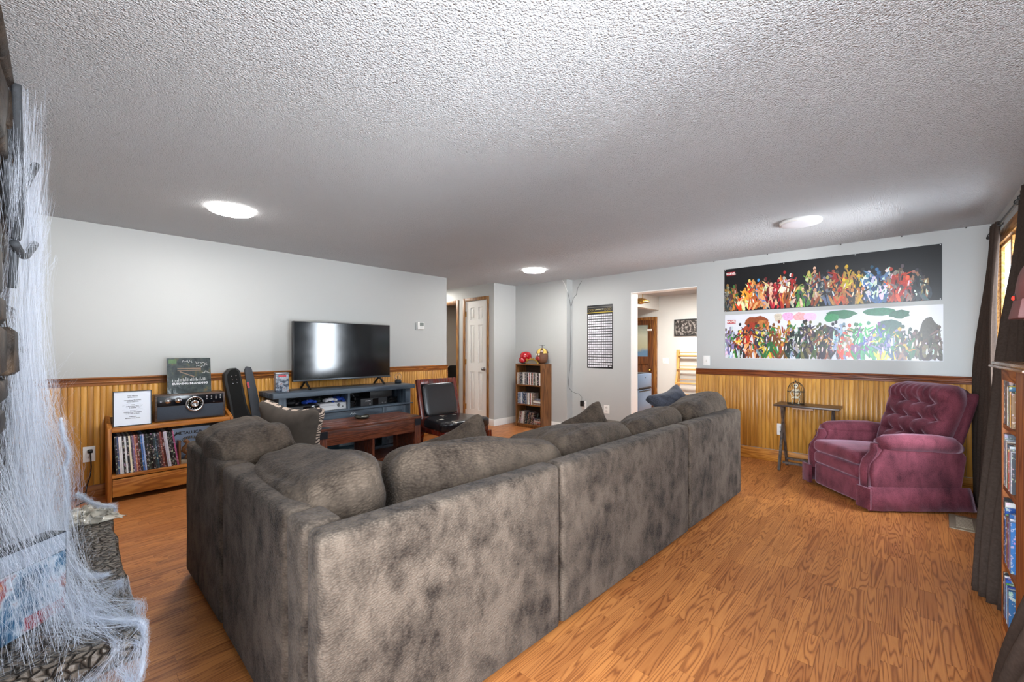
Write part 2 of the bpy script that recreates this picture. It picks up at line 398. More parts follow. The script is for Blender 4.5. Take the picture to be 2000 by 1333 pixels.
def panel(name, x0, x1, y0, y1, z0, z1, parent, r=0.03, seed=0, amp=0.004):
    # upholstered slab: bevelled box, finely cut, gently uneven
    bm = bmesh.new(); bmesh.ops.create_cube(bm, size=1)
    for q in bm.verts: q.co = Vector(((x0+x1)/2 + q.co.x*(x1-x0), (y0+y1)/2 + q.co.y*(y1-y0), (z0+z1)/2 + q.co.z*(z1-z0)))
    bmesh.ops.bevel(bm, geom=bm.edges[:], offset=r*0.7, segments=4, affect='EDGES', profile=0.5)
    bmesh.ops.subdivide_edges(bm, edges=[e for e in bm.edges if e.calc_length() > 0.15], cuts=7, use_grid_fill=True)
    for q in bm.verts: q.co = lump(q.co, seed, amp, 3.5)
    me = bpy.data.meshes.new(name); bm.to_mesh(me); bm.free()
    for p in me.polygons: p.use_smooth = True
    me.materials.append(M['sofa']); o = bpy.data.objects.new(name, me); C.objects.link(o); o.parent = parent
    return o
SZ = 0.722                                        # height of the sofa backs
SEAT = 0.27                                       # top of the seat base, cushions above
def seat_cushion(parent, cx, cy, hx, hy, seed, z=SEAT, hz=0.10):
    MB().soft(hx, hy, hz, 0.35, 10, lambda p: lump(p, seed, 0.012, 3), (cx, cy, z+hz-0.003)).build('seat_cushion', M['cush'], parent, smooth=True)
# the long run turns slightly away from the wall: local x along the run, origin at its near corner
ROT = R(-2.6)
X0, Y0 = 0.452, 1.112
t = thing('sofa_section', 'corner section of the dark taupe sectional sofa, nearest the stone hearth', 'sofa', (X0, Y0, 0), ROT, 'sections of the taupe sofa')
panel('back_panel', 0, 1.004, 0, 0.11, 0.02, SZ, t, 0.035, 1)
panel('side_panel', 0.0, 0.115, 0.262, 1.012, 0.02, SZ, t, 0.035, 2).rotation_euler.z = -ROT
panel('corner_panel', 0.0, 0.115, 0.112, 0.254, 0.02, SZ, t, 0.03, 15).rotation_euler.z = -ROT
panel('seat_base', 0.155, 1.008, 0.115, 1.015, 0.02, SEAT, t, 0.02, 3)
seat_cushion(t, 0.61, 0.60, 0.395, 0.39, 4)
for x, y in ((0.1, 0.1), (0.95, 0.1), (0.1, 0.95)): MB().lathe([(0.02, 0), (0.025, 0.03)], (x, y, 0), 10).build('foot', M['black'], t)
t = thing('sofa_section', 'middle armless section of the dark taupe sofa, second of its long back', 'sofa', (X0+1.012*math.cos(ROT), Y0+1.012*math.sin(ROT), 0), ROT, 'sections of the taupe sofa')
panel('back_panel', 0.004, 1.326, 0, 0.11, 0.02, SZ, t, 0.035, 5)
panel('seat_base', 0, 0.97, 0.115, 1.0, 0.02, SEAT, t, 0.02, 6)
seat_cushion(t, 0.245, 0.60, 0.24, 0.40, 7); seat_cushion(t, 0.73, 0.60, 0.24, 0.40, 8)
for x, y in ((0.06, 0.1), (1.27, 0.1), (0.06, 0.92)): MB().lathe([(0.02, 0), (0.025, 0.03)], (x, y, 0), 10).build('foot', M['black'], t)
t = thing('sofa_section', 'chaise end section of the dark taupe sofa, farthest from the stone hearth', 'sofa', (X0+2.346*math.cos(ROT), Y0+2.346*math.sin(ROT), 0), ROT, 'sections of the taupe sofa')
panel('back_panel', 0.004, 1.04, 0, 0.11, 0.02, SZ, t, 0.04, 9)
panel('seat_base', -0.36, 1.04, 0.115, 1.47, 0.02, SEAT, t, 0.03, 10)
seat_cushion(t, 0.34, 0.86, 0.70, 0.64, 11, hz=0.118)
for x, y in ((0.06, 0.1), (0.98, 0.1), (0.98, 1.38)): MB().lathe([(0.02, 0), (0.025, 0.03)], (x, y, 0), 10).build('foot', M['black'], t)
t = thing('sofa_section', 'left end section of the dark taupe sofa, facing the dark coffee table', 'sofa', (0.480, 2.132, 0), R(1), 'sections of the taupe sofa')
panel('back_panel', -0.03, 0.085, 0.006, 0.70, 0.02, SZ, t, 0.04, 12)
panel('seat_base', 0.09, 0.92, 0.006, 0.93, 0.02, SEAT, t, 0.03, 13)
seat_cushion(t, 0.58, 0.47, 0.385, 0.46, 14, hz=0.115)
for x, y in ((0.03, 0.06), (0.03, 0.64), (0.85, 0.85)): MB().lathe([(0.02, 0), (0.025, 0.03)], (x, y, 0), 10).build('foot', M['black'], t)
# loose back cushions
def cushion(name, label, cat, loc, hx, hy, hz, rot, seed, mat, group=None, e=0.55, amp=0.03, f=3.0, bulge=None, n=16, pinch=0.0):
    def fn(p):
        p = p.copy()
        if pinch:                                   # pulled corners of a knife-edge pillow
            u, v = p.x/hx, p.z/hz
            c = min(1.3, abs(u*v)); k_ = 1+pinch*c**2.2
            ed = max(abs(u), abs(v)); th = max(0.06, (1-ed**2.6))
            p.x *= k_ * (1-0.10*(1-v*v)*0+0.0); p.z *= k_
            p.x *= 1-0.10*(1-min(1, abs(v)))*abs(u); p.z *= 1-0.10*(1-min(1, abs(u)))*abs(v)
            p.y *= 0.35+0.75*th
        if cat == 'cushion':                        # gathered folds towards the ends, a seam dip around the boxing
            u = p.x/hx; k_ = max(0, (abs(u)-0.45)/0.55)
            p.z += 0.010*k_*math.sin(p.y*55+u*9+seed)*(1 if p.z > 0 else 0.3)
            p.y += 0.008*k_*math.sin(p.z*48+u*7+seed*2)
            q_ = abs(p.y/hy)
            p.z *= 1-0.05*math.exp(-((q_-0.62)/0.07)**2)
        if bulge: p = bulge(p)
        return lump(p, seed, amp, f)
    o = MB().soft(hx, hy, hz, e, n, fn).build(name, mat, None, smooth=True)
    sub = o.modifiers.new('smooth', 'SUBSURF'); sub.levels = 1; sub.render_levels = 1
    o.location = loc; o.rotation_euler = rot
    return tag(o, label, cat, group)
G = 'loose back cushions of the taupe sofa'
BC = [
 # x, y, z, half width, half depth, half height, rot, label
 (0.655, 2.54, 0.625, 0.41, 0.18, 0.215, (R(-14), R(3), R(86)), 'puffy taupe back cushion at the left end, nearest the radio'),
 (0.695, 1.775, 0.565, 0.44, 0.18, 0.225, (R(-12), R(4), R(85)), 'puffy taupe back cushion in the near corner of the sofa, with a rounded end face'),
 (1.275, 1.41, 0.585, 0.42, 0.17, 0.225, (R(-12), R(6), R(-13)), 'long taupe back cushion along the near half of the long back, wrinkled rightwards'),
 (2.10, 1.36, 0.575, 0.39, 0.165, 0.20, (R(-13), R(4), R(-1)), 'taupe back cushion in the middle of the long back, behind the seat of the chair'),
 (2.80, 1.285, 0.595, 0.34, 0.15, 0.18, (R(-15), R(-5), R(-4)), 'small sagging taupe back cushion, second from the far end'),
 (3.55, 1.22, 0.635, 0.36, 0.155, 0.20, (R(-15), R(-4), R(-2)), 'taupe back cushion at the far end, before the wooden wainscot'),
]
for i, (x, y, z, hx, hy, hz, rot, lab) in enumerate(BC):
    cushion('back_cushion', lab, 'cushion', (x, y, z), hx, hy, hz, rot, 20+i*3, M['cush'], G, e=0.5, amp=0.04, f=3.4, n=26)
# throw pillows
k = NT('zebra_velour'); v = k.coord()
wv = k.n('ShaderNodeTexWave', {'Vector': v, 'Scale': 16.0, 'Distortion': 9.0, 'Detail': 1.5, 'Detail Scale': 1.2}, bands_direction='Z').outputs[1]
geo = k.n('ShaderNodeSeparateXYZ', {0: v}).outputs[1]
front = k.math('GREATER_THAN', geo, -0.02)
stripe = k.math('GREATER_THAN', wv, 0.45)
k.p(Base_Color=k.mix(front, k.mix(k.noise(v, 12, 4), lin('2b231d'), lin('5c5147')), k.mix(stripe, lin('2c231e'), lin('b9a595'))), Roughness=0.85); k.bump(k.vor(v, 90).outputs[0], -0.5, 0.004); M['zebra'] = k.m
cushion('throw_pillow', 'square throw pillow with a zebra striped edge, standing on the left end of the sofa', 'pillow', (0.98, 2.84, 0.655), 0.215, 0.09, 0.20, (R(8), R(6), R(-62)), 51, M['zebra'], 'throw pillows', e=0.32, amp=0.012, pinch=0.30)
cushion('throw_pillow', 'plain taupe throw pillow whose corner points up before the leather chair', 'pillow', (1.68, 2.02, 0.525), 0.235, 0.085, 0.20, (R(-12), R(-24), R(-25)), 52, M['cush'], 'throw pillows', e=0.32, amp=0.012, pinch=0.18)
cushion('throw_pillow', 'dark taupe throw pillow lying on the chaise below the wall outlets', 'pillow', (2.93, 1.86, 0.545), 0.21, 0.085, 0.17, (R(-22), R(-24), R(-20)), 53, M['cush'], 'throw pillows', e=0.32, amp=0.012, pinch=0.18)
M['slate'] = velvet('slate_velour', '23242a', '555761', 4.0, 100, 0.3, 0.4)
cushion('throw_pillow', 'slate grey throw pillow with pointed corners lying on top of the back cushions', 'pillow', (3.70, 1.46, 0.72), 0.19, 0.075, 0.155, (R(-50), R(-14), R(-18)), 54, M['slate'], 'throw pillows', e=0.32, amp=0.01, pinch=0.30)

# ---------------------------------------------------------------- maroon recliner
M['maroon'] = velvet('maroon_velour', '3a161e', '7c3f4b', 3.5, 160, 0.12, 0.5)
k = M['maroon'].node_tree.nodes['Principled BSDF']; k.inputs['Sheen Weight'].default_value = 0.6; k.inputs['Sheen Tint'].default_value = (0.85, 0.6, 0.75, 1)
M['maroon_dark'] = velvet('maroon_velour_piping', '3a1720', '6f3945', 5, 160, 0.1, 0.4)
FX, FY = -0.655, 0.756                             # the way it faces
rc = thing('recliner', 'button-tufted maroon velour recliner armchair in the corner by the window', 'armchair', (4.60, 0.125, 0), math.atan2(FY, FX)-PI/2); rc.scale = (0.94, 0.94, 0.965)
def smooth_box(name, x0, x1, y0, y1, z0, z1, r, mat, parent, taper=None, seed=1, amp=0.003, cuts=5):
    bm = bmesh.new(); bmesh.ops.create_cube(bm, size=1)
    for q in bm.verts: q.co = Vector(((x0+x1)/2 + q.co.x*(x1-x0), (y0+y1)/2 + q.co.y*(y1-y0), (z0+z1)/2 + q.co.z*(z1-z0)))
    bmesh.ops.bevel(bm, geom=bm.edges[:], offset=r, segments=3, affect='EDGES', profile=0.5)
    bmesh.ops.subdivide_edges(bm, edges=[e for e in bm.edges if e.calc_length() > 0.12], cuts=cuts, use_grid_fill=True)
    for q in bm.verts:
        if taper: q.co = taper(q.co)
        q.co = lump(q.co, seed, amp, 4)
    me = bpy.data.meshes.new(name); bm.to_mesh(me); bm.free()
    for p in me.polygons: p.use_smooth = True
    me.materials.append(mat); o = bpy.data.objects.new(name, me); C.objects.link(o); o.parent = parent
    return o
HW = 0.375                                         # half width over the arms
for s in (-1, 1):
    def tp(p, s=s):
        p = p.copy(); p.x += s*(0.035*(0.12-p.z)/0.12 if p.z < 0.12 else 0); return p
    # side shell with its swept front edge, rolled arm on top
    poly = [(-0.36, 0.17), (0.33, 0.17), (0.345, 0.30), (0.33, 0.37), (0.27, 0.43), (0.245, 0.485), (0.25, 0.52), (-0.33, 0.52), (-0.40, 0.42)]
    x0, x1 = (s*0.255, s*0.355)
    side = MB().prism([(a, b) for a, b in poly], min(x0, x1), max(x0, x1), 'YZ').build('side_panel', M['maroon'], rc, bevel=0.018, seg=3)
    path = [(s*0.315, 0.26, 0.515), (s*0.318, 0.20, 0.525), (s*0.32, 0.05, 0.528), (s*0.322, -0.15, 0.522), (s*0.32, -0.30, 0.505), (s*0.318, -0.37, 0.475)]
    MB().tube(path, [0.045, 0.064, 0.07, 0.071, 0.068, 0.04], 16).build('armrest', M['maroon'], rc, smooth=True)
    MB().tube([(s*0.305, 0.275, 0.52), (s*0.305, 0.27, 0.47), (s*0.305, 0.29, 0.43), (s*0.305, 0.343, 0.375), (s*0.305, 0.358, 0.31), (s*0.305, 0.352, 0.17)], [0.03, 0.042, 0.034, 0.034, 0.036, 0.037], 12).build('arm_front', M['maroon'], rc, smooth=True)
    MB().tube([(s*0.348, 0.30, 0.50), (s*0.348, 0.295, 0.46), (s*0.35, 0.315, 0.42), (s*0.35, 0.362, 0.36), (s*0.35, 0.372, 0.18)], 0.005, 6).build('piping', M['maroon_dark'], rc, smooth=True)
    # flared skirt with a pleat at the front corner
    n = 18; vs = []; fs = []
    for i in range(n+1):
        y_ = -0.42 + 0.80*i/n
        wv = 0.006*math.sin(i*2.1)
        vs += [(s*0.358, y_, 0.185), (s*(0.378+wv*0.5), y_*1.02, 0.10), (s*(0.40+wv), y_*1.04, 0.015), (s*(0.388+wv), y_*1.04, 0.015), (s*0.345, y_, 0.185)]
    for i in range(n):
        for j in range(5):
            a, b_ = i*5+j, i*5+(j+1) % 5; fs.append((a, b_, b_+5, a+5))
    fs += [(4, 3, 2, 1, 0), tuple(n*5+j for j in range(5))]
    MB().add(vs, fs).build('skirt', M['maroon'], rc, smooth=True)
    MB().prism([(s*0.272, 0.385), (s*0.395, 0.375), (s*0.405, 0.395), (s*0.28, 0.41)], 0.02, 0.185).build('skirt_corner', M['maroon'], rc, bevel=0.006)
smooth_box('frame', -0.26, 0.26, -0.40, 0.28, 0.045, 0.30, 0.02, M['maroon_dark'], rc)
smooth_box('footrest', -0.262, 0.262, 0.30, 0.375, 0.03, 0.215, 0.022, M['maroon'], rc, seed=3)
smooth_box('front_panel', -0.262, 0.262, 0.30, 0.385, 0.222, 0.325, 0.028, M['maroon'], rc, seed=4)
smooth_box('seat_cushion', -0.262, 0.262, -0.26, 0.395, 0.33, 0.435, 0.04, M['maroon'], rc, taper=lambda p: Vector((p.x, p.y, p.z + (0.03*(1-(p.x/0.262)**2)*(1-((p.y-0.07)/0.33)**2) if p.z > 0.4 else 0) - 0.03*(0.39-p.y)/0.65)), seed=5, amp=0.005, cuts=8)
# tufted back: grid with buttons, pulled creases and plump channels
BW, BH = 0.30, 0.66
rows = [(0.20, [-0.165, -0.055, 0.055, 0.165]), (0.34, [-0.20, -0.068, 0.068, 0.20]), (0.475, [-0.135, 0.0, 0.135])]
def tuft(u, v):
    # u across (-BW..BW), v up (0..BH); plump depth above the backing
    ex = max(0.0, 1-(abs(u)/BW)**5); ez = max(0.0, 1-(abs((v-BH/2)/(BH/2)))**6)
    d = 0.11*(ex*ez)**0.45
    for vr, us in rows:
        for uc in us:
            r2 = ((u-uc)**2+(v-vr)**2); d -= 0.030*math.exp(-r2/0.0005) + 0.016*math.exp(-r2/0.0025)
        lo_, hi_ = us[0], us[-1]
        span = 1/(1+math.exp((abs(u)-hi_-0.06)/0.02))
        d -= 0.014*span*math.exp(-((v-vr)/0.009)**2) + 0.022*span*math.exp(-((v-vr)/0.032)**2)
    # vertical gathers above and below the buttons
    for (vr, us), ln in zip(rows, (0.10, 0.09, 0.11)):
        for uc in us:
            for side, off in ((1, 0.0), (-1, 0.0)):
                dv = (v-vr)*side
                if 0 < dv < ln:
                    ctr = uc + 0.006*math.sin(uc*40)*dv/ln
                    d -= 0.007*(1-dv/ln)**1.5*math.exp(-((u-ctr)/0.012)**2)
    if v > 0.475: d += 0.006*math.sin(u*115+v*16)*min(1, (v-0.475)/0.05)*max(0, 1-(v-0.475)/0.17)
    if v > 0.49: d += 0.03*math.sin(min(1, (v-0.49)/0.15)*PI)
    return d
nu, nv = 96, 110; vs = []; fs = []
def bshape(u, v):                                   # rounded outline of the back
    wv = BW*(0.86+0.14*math.sin(min(1, (v/BH)*1.25)*PI/2))
    top = v/BH
    if top > 0.8: wv *= math.sqrt(max(0.02, 1-((top-0.8)/0.2)**2*0.45))
    return u/BW*wv
for j in range(nv+1):
    for i in range(nu+1):
        u = -BW+2*BW*i/nu; v = BH*j/nv
        vs.append((bshape(u, v), 0.02+tuft(u, v), v))
for j in range(nv):
    for i in range(nu):
        a = j*(nu+1)+i; fs.append((a, a+1, a+nu+2, a+nu+1))
# close with a flat rear face
o_ = len(vs)
ring = [i for i in range(nu+1)] + [j*(nu+1)+nu for j in range(1, nv+1)] + [nv*(nu+1)+i for i in range(nu-1, -1, -1)] + [j*(nu+1) for j in range(nv-1, 0, -1)]
vs += [(vs[i][0]*0.97, -0.075, vs[i][2]*0.99) for i in ring]
m_ = len(ring)
fs += [(ring[i], ring[(i+1) % m_], o_+(i+1) % m_, o_+i) for i in range(m_)] + [tuple(o_+i for i in range(m_))]
bk = MB().add(vs, fs).build('backrest', M['maroon'], rc, smooth=True)
bk.location = (0, -0.235, 0.345); bk.rotation_euler = (R(21), 0, 0)
for vr, us in rows:
    for uc in us:
        MB().soft(0.014, 0.009, 0.014, 0.9, 4, None, (bshape(uc, vr), 0.02+tuft(uc, vr)+0.005, vr)).build('button', M['maroon_dark'], bk, smooth=True)
o = smooth_box('back_shell', -0.335, 0.335, -0.075, -0.02, 0.0, 0.60, 0.025, M['maroon_dark'], rc, seed=8)
o.location = (0, -0.27, 0.36); o.rotation_euler = (R(19), 0, 0)
MB().box(-0.25, 0.25, -0.30, 0.25, 0.0, 0.045).build('glide_base', M['black'], rc)
# ---------------------------------------------------------------- doors and casings of the hall and kitchen
def panel_door(root, x, y0, y1, z0, z1, mat, t=0.036):
    # six-panel door standing in a plane of constant x, panels recessed with raised fields
    W_ = y1-y0; st = 0.105*W_/0.525
    cols = [(y0+st, (y0+y1)/2-st*0.45), ((y0+y1)/2+st*0.45, y1-st)]
    H_ = z1-z0; rws = [(0.10, 0.415), (0.485, 0.80), (0.845, 0.945)]
    b = MB()
    b.box(x, x+t, y0, cols[0][0], z0, z1).box(x, x+t, cols[0][1], cols[1][0], z0, z1).box(x, x+t, cols[1][1], y1, z0, z1)
    for c0, c1 in cols:
        zs = [0]+[q for r in rws for q in r]+[1]
        for a, c in zip(zs[::2], zs[1::2]): b.box(x, x+t, c0, c1, z0+a*H_, z0+c*H_)
    b.build('door_frame', mat, root)
    for c0, c1 in cols:
        for r0, r1 in rws:
            a, c = z0+r0*H_, z0+r1*H_
            MB().box(x+0.012, x+0.024, c0, c1, a, c).box(x+0.005, x+0.013, c0+0.025, c1-0.025, a+0.03, c-0.03).build('door_panel', mat, root, bevel=0.003)
dr = thing('door_1', '', ''); struct(dr); del dr['label']; del dr['category']
panel_door(dr, XD+0.012, D0+0.004, D1-0.004, 0.012, DZ-0.004, M['white'])
MB().lathe([(0.0, -0.045), (0.02, -0.043), (0.027, -0.03), (0.024, -0.016), (0.011, -0.010), (0.011, 0.0), (0.03, 0.004), (0.03, 0.012)], (XD+0.0, D0+0.075, 0.893), 16, 'X').build('door_knob', M['steel'], dr, smooth=True)
for z in (0.25, 1.0, 1.8): MB().box(XD-0.004, XD+0.013, D1-0.012, D1+0.012, z-0.045, z+0.045).build('hinge', M['brass'], dr)
def casing(n, x, y0, y1, z1, mat, wd=0.05):
    struct(MB().box(x-0.016, x, y0-wd, y0, 0, z1+wd).box(x-0.016, x, y1, y1+wd, 0, z1+wd).box(x-0.016, x, y0, y1, z1, z1+wd).build('trim_%d' % n, mat, bevel=0.005))
casing(6, XD, D0, D1, DZ, M['casing']); casing(7, XD, E0, E1, DZ-0.01, M['casing'])
struct(MB().box(XD, XD+0.11, E0-0.001, E0+0.012, 0, DZ-0.01).box(XD, XD+0.11, E0, E1, DZ-0.022, DZ-0.01).build('trim_8', M['casing']))
struct(box('wall_bedroom', (7.2, 7.3, 5.2, 8.1, -0.005, CEIL), plain('a9a49a', 0.7, var=0.03)))
def picture(name, lab, facing_x, y0, y1, z0, z1, art, fr, x, fw=0.025):
    t = thing(name, lab, 'picture', (x, (y0+y1)/2, z0))
    hy = (y1-y0)/2; h = z1-z0
    MB().box(-0.025, 0, -hy, -hy+fw, 0, h).box(-0.025, 0, hy-fw, hy, 0, h).box(-0.025, 0, -hy+fw, hy-fw, 0, fw).box(-0.025, 0, -hy+fw, hy-fw, h-fw, h).build('frame', fr, t)
    MB().box(-0.012, -0.001, -hy+fw, hy-fw, fw, h-fw).build('artwork', art, t)
    return t
k = NT('dark_red_print'); v = k.coord(); n_ = k.noise(v, 16, 4, 0.7)
M['redprint'] = k.p(Base_Color=k.ramp(n_, [(0.45, '120d0c'), (0.58, '3a1d17'), (0.66, '9a5a3c'), (0.72, 'c9a48a')]), Roughness=0.4)
picture('wall_picture', 'dark picture with reddish flecks seen through the dim doorway left of the white door', '-X', 6.9, 8.0, 1.28, 1.83, M['redprint'], M['black'], 7.2)
# dark chair and shelf in the dim bedroom
t = thing('desk_chair', 'black high-backed chair seen through the dim doorway', 'chair', (5.35, 6.65, 0))
MB().soft(0.06, 0.25, 0.22, 0.4, 6, None, (0.1, 0, 0.66)).build('backrest', M['black'], t, smooth=True)
MB().soft(0.22, 0.25, 0.06, 0.4, 6, None, (-0.1, 0, 0.42)).build('seat', M['black'], t, smooth=True)
MB().lathe([(0.03, 0.05), (0.03, 0.38)], (-0.1, 0, 0), 10).build('column', M['darkgrey'], t)
MB().bar((-0.35, 0, 0.03), (0.15, 0, 0.03), 0.05, 0.06).bar((-0.1, -0.25, 0.03), (-0.1, 0.25, 0.03), 0.05, 0.06).build('base', M['darkgrey'], t)
# kitchen door with glass, its frame and hardware
KD0, KD1, KZ = 3.60, 4.40, 1.80
kw = wood('kitchen_door_wood', '3b1f0d', '5a3215', '6f431f', 'Z', 0.35, coat=0.2)
dr = thing('door_2', '', ''); struct(dr); del dr['label']; del dr['category']
x = XK-0.05
MB().box(x, x+0.04, KD0, KD0+0.11, 0.0, KZ).box(x, x+0.04, KD1-0.11, KD1, 0.0, KZ).box(x, x+0.04, KD0+0.11, KD1-0.11, 1.70, KZ).box(x, x+0.04, KD0+0.11, KD1-0.11, 0.90, 1.06).box(x, x+0.04, KD0+0.11, KD1-0.11, 0, 0.25).build('door_frame', kw, dr, bevel=0.004)
MB().box(x+0.012, x+0.03, KD0+0.11, KD1-0.11, 0.25, 0.90).box(x+0.006, x+0.014, KD0+0.16, KD1-0.16, 0.30, 0.85).build('door_panel', kw, dr, bevel=0.004)
k = NT('tinted_poster_glass'); v = k.coord(); g = k.n('ShaderNodeSeparateXYZ', {0: v}).outputs[2]
n_ = k.noise(v, 7, 4, 0.6)
hz = k.ramp(k.math('ADD', k.math('MULTIPLY', g, 1.0), k.math('MULTIPLY', n_, 0.14)), [(0.0, '5f7f9c'), (0.0, '5f7f9c'), (0.5, 'a9a88c'), (0.75, 'b5b8a4'), (1.0, '7f8b85')])
cr = [q for q in k.t.nodes if q.type == 'VALTORGB'][-1].color_ramp.elements
for e, p_ in zip(cr, (0.0, 0.18, 0.24, 0.5, 0.72)): e.position = p_
M['doorglass'] = k.p(Base_Color=hz, Roughness=0.15)
o = MB().box(0, 0.01, 0, KD1-KD0-0.22, 0, 0.64).build('door_glass', M['doorglass'], dr); o.location = (x+0.012, KD0+0.11, 1.06)
MB().lathe([(0.0, -0.06), (0.022, -0.057), (0.03, -0.04), (0.024, -0.02), (0.012, -0.01), (0.03, 0.0)], (x, KD0+0.055, 0.79), 14, 'X').build('door_knob', M['brass'], dr, smooth=True)
MB().box(x-0.02, x, KD0+0.01, KD0+0.12, 0.60, 0.64).box(x-0.05, x-0.02, KD0+0.03, KD0+0.06, 0.60, 0.635).build('latch', M['brass'], dr, bevel=0.004)
MB().box(x-0.008, x, KD0+0.02, KD0+0.12, 1.58, 1.615).build('door_plate', M['white'], dr)
MB().box(x-0.012, x, KD0+0.05, KD0+0.075, 1.63, 1.72).build('chain_guide', M['brass'], dr)
struct(MB().box(XK-0.03, XK, KD0-0.07, KD0, 0, KZ+0.06).box(XK-0.03, XK, KD0, KD1+0.06, KZ, KZ+0.06).build('trim_9', wood('kitchen_casing', '5e3714', '7c4e20', '936634', 'Z', 0.4), bevel=0.005))
k = NT('grey_line_art'); v = k.coord(); n_ = k.noise(v, 18, 5, 0.75, 1.5)
r_ = k.n('ShaderNodeVectorMath', {0: k.n('ShaderNodeVectorMath', {0: v, 1: (0, 0, -0.15)}, operation='ADD').outputs[0]}, operation='LENGTH').outputs[1]
rr = k.math('ADD', n_, k.math('MULTIPLY', k.math('SINE', k.math('MULTIPLY', r_, 95)), 0.06))
M['greyart'] = k.p(Base_Color=k.ramp(rr, [(0.42, '2a2725'), (0.52, '45403d'), (0.60, 'b9b3ad'), (0.66, '5d5651')]), Roughness=0.35)
picture('wall_picture', 'black framed grey picture hanging above the bamboo rack in the kitchen', '-X', 2.72, 3.185, 1.465, 1.785, M['greyart'], M['black'], XK, 0.022)
def plate(name, lab, cat, wall, u, z, w_, h_, kind, sgn=-1):
    # wall plate on a wall: wall 'X<value>' or 'Y<value>'
    ax, val = wall
    t = thing(name, lab, cat, (val, u, z) if ax == 'X' else (u, val, z), 0 if ax == 'X' else R(90))
    # local: x into the wall after rotation; y along wall
    MB().box(-0.006, 0, -w_/2, w_/2, -h_/2, h_/2).build('cover_plate', M['white'], t, bevel=0.002)
    if kind == 'outlet':
        for dz in (-h_*0.2, h_*0.2):
            o = MB().lathe([(w_*0.22, -0.0085), (w_*0.22, -0.005)], (0, 0, dz), 16, 'X').build('socket', plain('d8d7d2', 0.4), t)
            MB().box(-0.0092, -0.008, -w_*0.1, -w_*0.06, dz-0.006, dz+0.006).box(-0.0092, -0.008, w_*0.06, w_*0.1, dz-0.006, dz+0.006).build('slot', M['black'], o)
    else:
        for q in range(kind):
            yo = (q-(kind-1)/2)*0.046
            MB().prism([(-0.006, -0.014), (-0.012, -0.002), (-0.009, 0.014), (-0.006, 0.014)], yo-0.006, yo+0.006, 'XZ').build('toggle', plain('dddcd6', 0.4), t)
    return t
plate('light_switch', 'double light switch on the kitchen wall between door and bamboo rack', 'switch', ('X', XK), 3.36, 0.98, 0.12, 0.115, 2)
plate('light_switch', 'white light switch on the grey wall just right of the kitchen opening', 'switch', ('X', XB), 1.685, 1.08, 0.075, 0.118, 1)
plate('wall_outlet', 'white outlet with a black adapter plugged in, on the grey wall', 'outlet', ('X', XB), 3.41, 0.385, 0.075, 0.118, 'outlet')
plate('wall_outlet', 'wide cream outlet on the grey wall behind the dark throw pillow', 'outlet', ('X', XB), 3.035, 0.36, 0.085, 0.118, 'outlet')
plate('wall_outlet', 'white outlet on the wooden wainscot beside the tray table', 'outlet', ('X', XB-0.012), 0.922, 0.357, 0.075, 0.122, 'outlet')
t = plate('wall_outlet', 'white outlet with a black cord on the wainscot left of the record cabinet', 'outlet', ('Y', YL-0.012), 0.122, 0.36, 0.072, 0.125, 'outlet')
t = thing('lamp_cable', 'black cord plugged into the wainscot outlet, hanging to the floor', 'cord', (0.127, YL-0.022, 0.385))
MB().soft(0.016, 0.018, 0.014, 0.3, 3, None, (0, -0.012, 0)).build('plug', M['black'], t, smooth=True)
MB().tube([(0, -0.03, 0), (0.002, -0.045, -0.03), (0.006, -0.04, -0.12), (0.0, -0.03, -0.2), (-0.02, -0.03, -0.28), (-0.03, -0.04, -0.375)], 0.004, 6).build('cable', M['black'], t, smooth=True)
t = thing('power_adapter', 'small black power adapter with thin wires running up to the ceiling', 'adapter', (XB-0.0095, 3.425, 0.405))
MB().box(-0.05, 0, -0.022, 0.022, -0.035, 0.045).build('body', M['black'], t, bevel=0.004)
def wire(pts, r=0.0025): return MB().tube([(x-XB+0.0095, y-3.425, z-0.405) for x, y, z in pts], r, 5)
xw = XB-0.012
wire([(xw-0.03, 3.43, 0.45), (xw-0.012, 3.44, 0.50), (xw, 3.50, 0.545), (xw, 3.56, 0.55), (xw-0.005, 3.615, 0.57), (XBU+0.05, 3.618, 0.63), (XBU+0.03, 3.615, 0.72), (XBU+0.05, 3.615, 0.85), (XBU+0.08, 3.616, 1.0), (XBU+0.09, 3.617, 1.3), (XBU+0.10, 3.617, 1.6), (XBU+0.10, 3.617, 1.85), (XBU+0.05, 3.617, 1.98), (XBU+0.02, 3.617, 2.06)]).build('wire', M['black'], t)
wire([(XBU+0.10, 3.617, 1.85), (XBU+0.125, 3.61, 1.93), (xw-0.01, 3.585, 1.99), (xw, 3.545, 2.03), (xw, 3.52, 2.13), (xw, 3.45, 2.23)]).build('wire', M['black'], t)
wire([(XBU+0.02, 3.617, 2.06), (XBU-0.006, 3.63, 2.12), (XBU-0.008, 3.66, 2.20), (XBU-0.008, 3.70, 2.25)], 0.003).build('wire', M['white'], t)
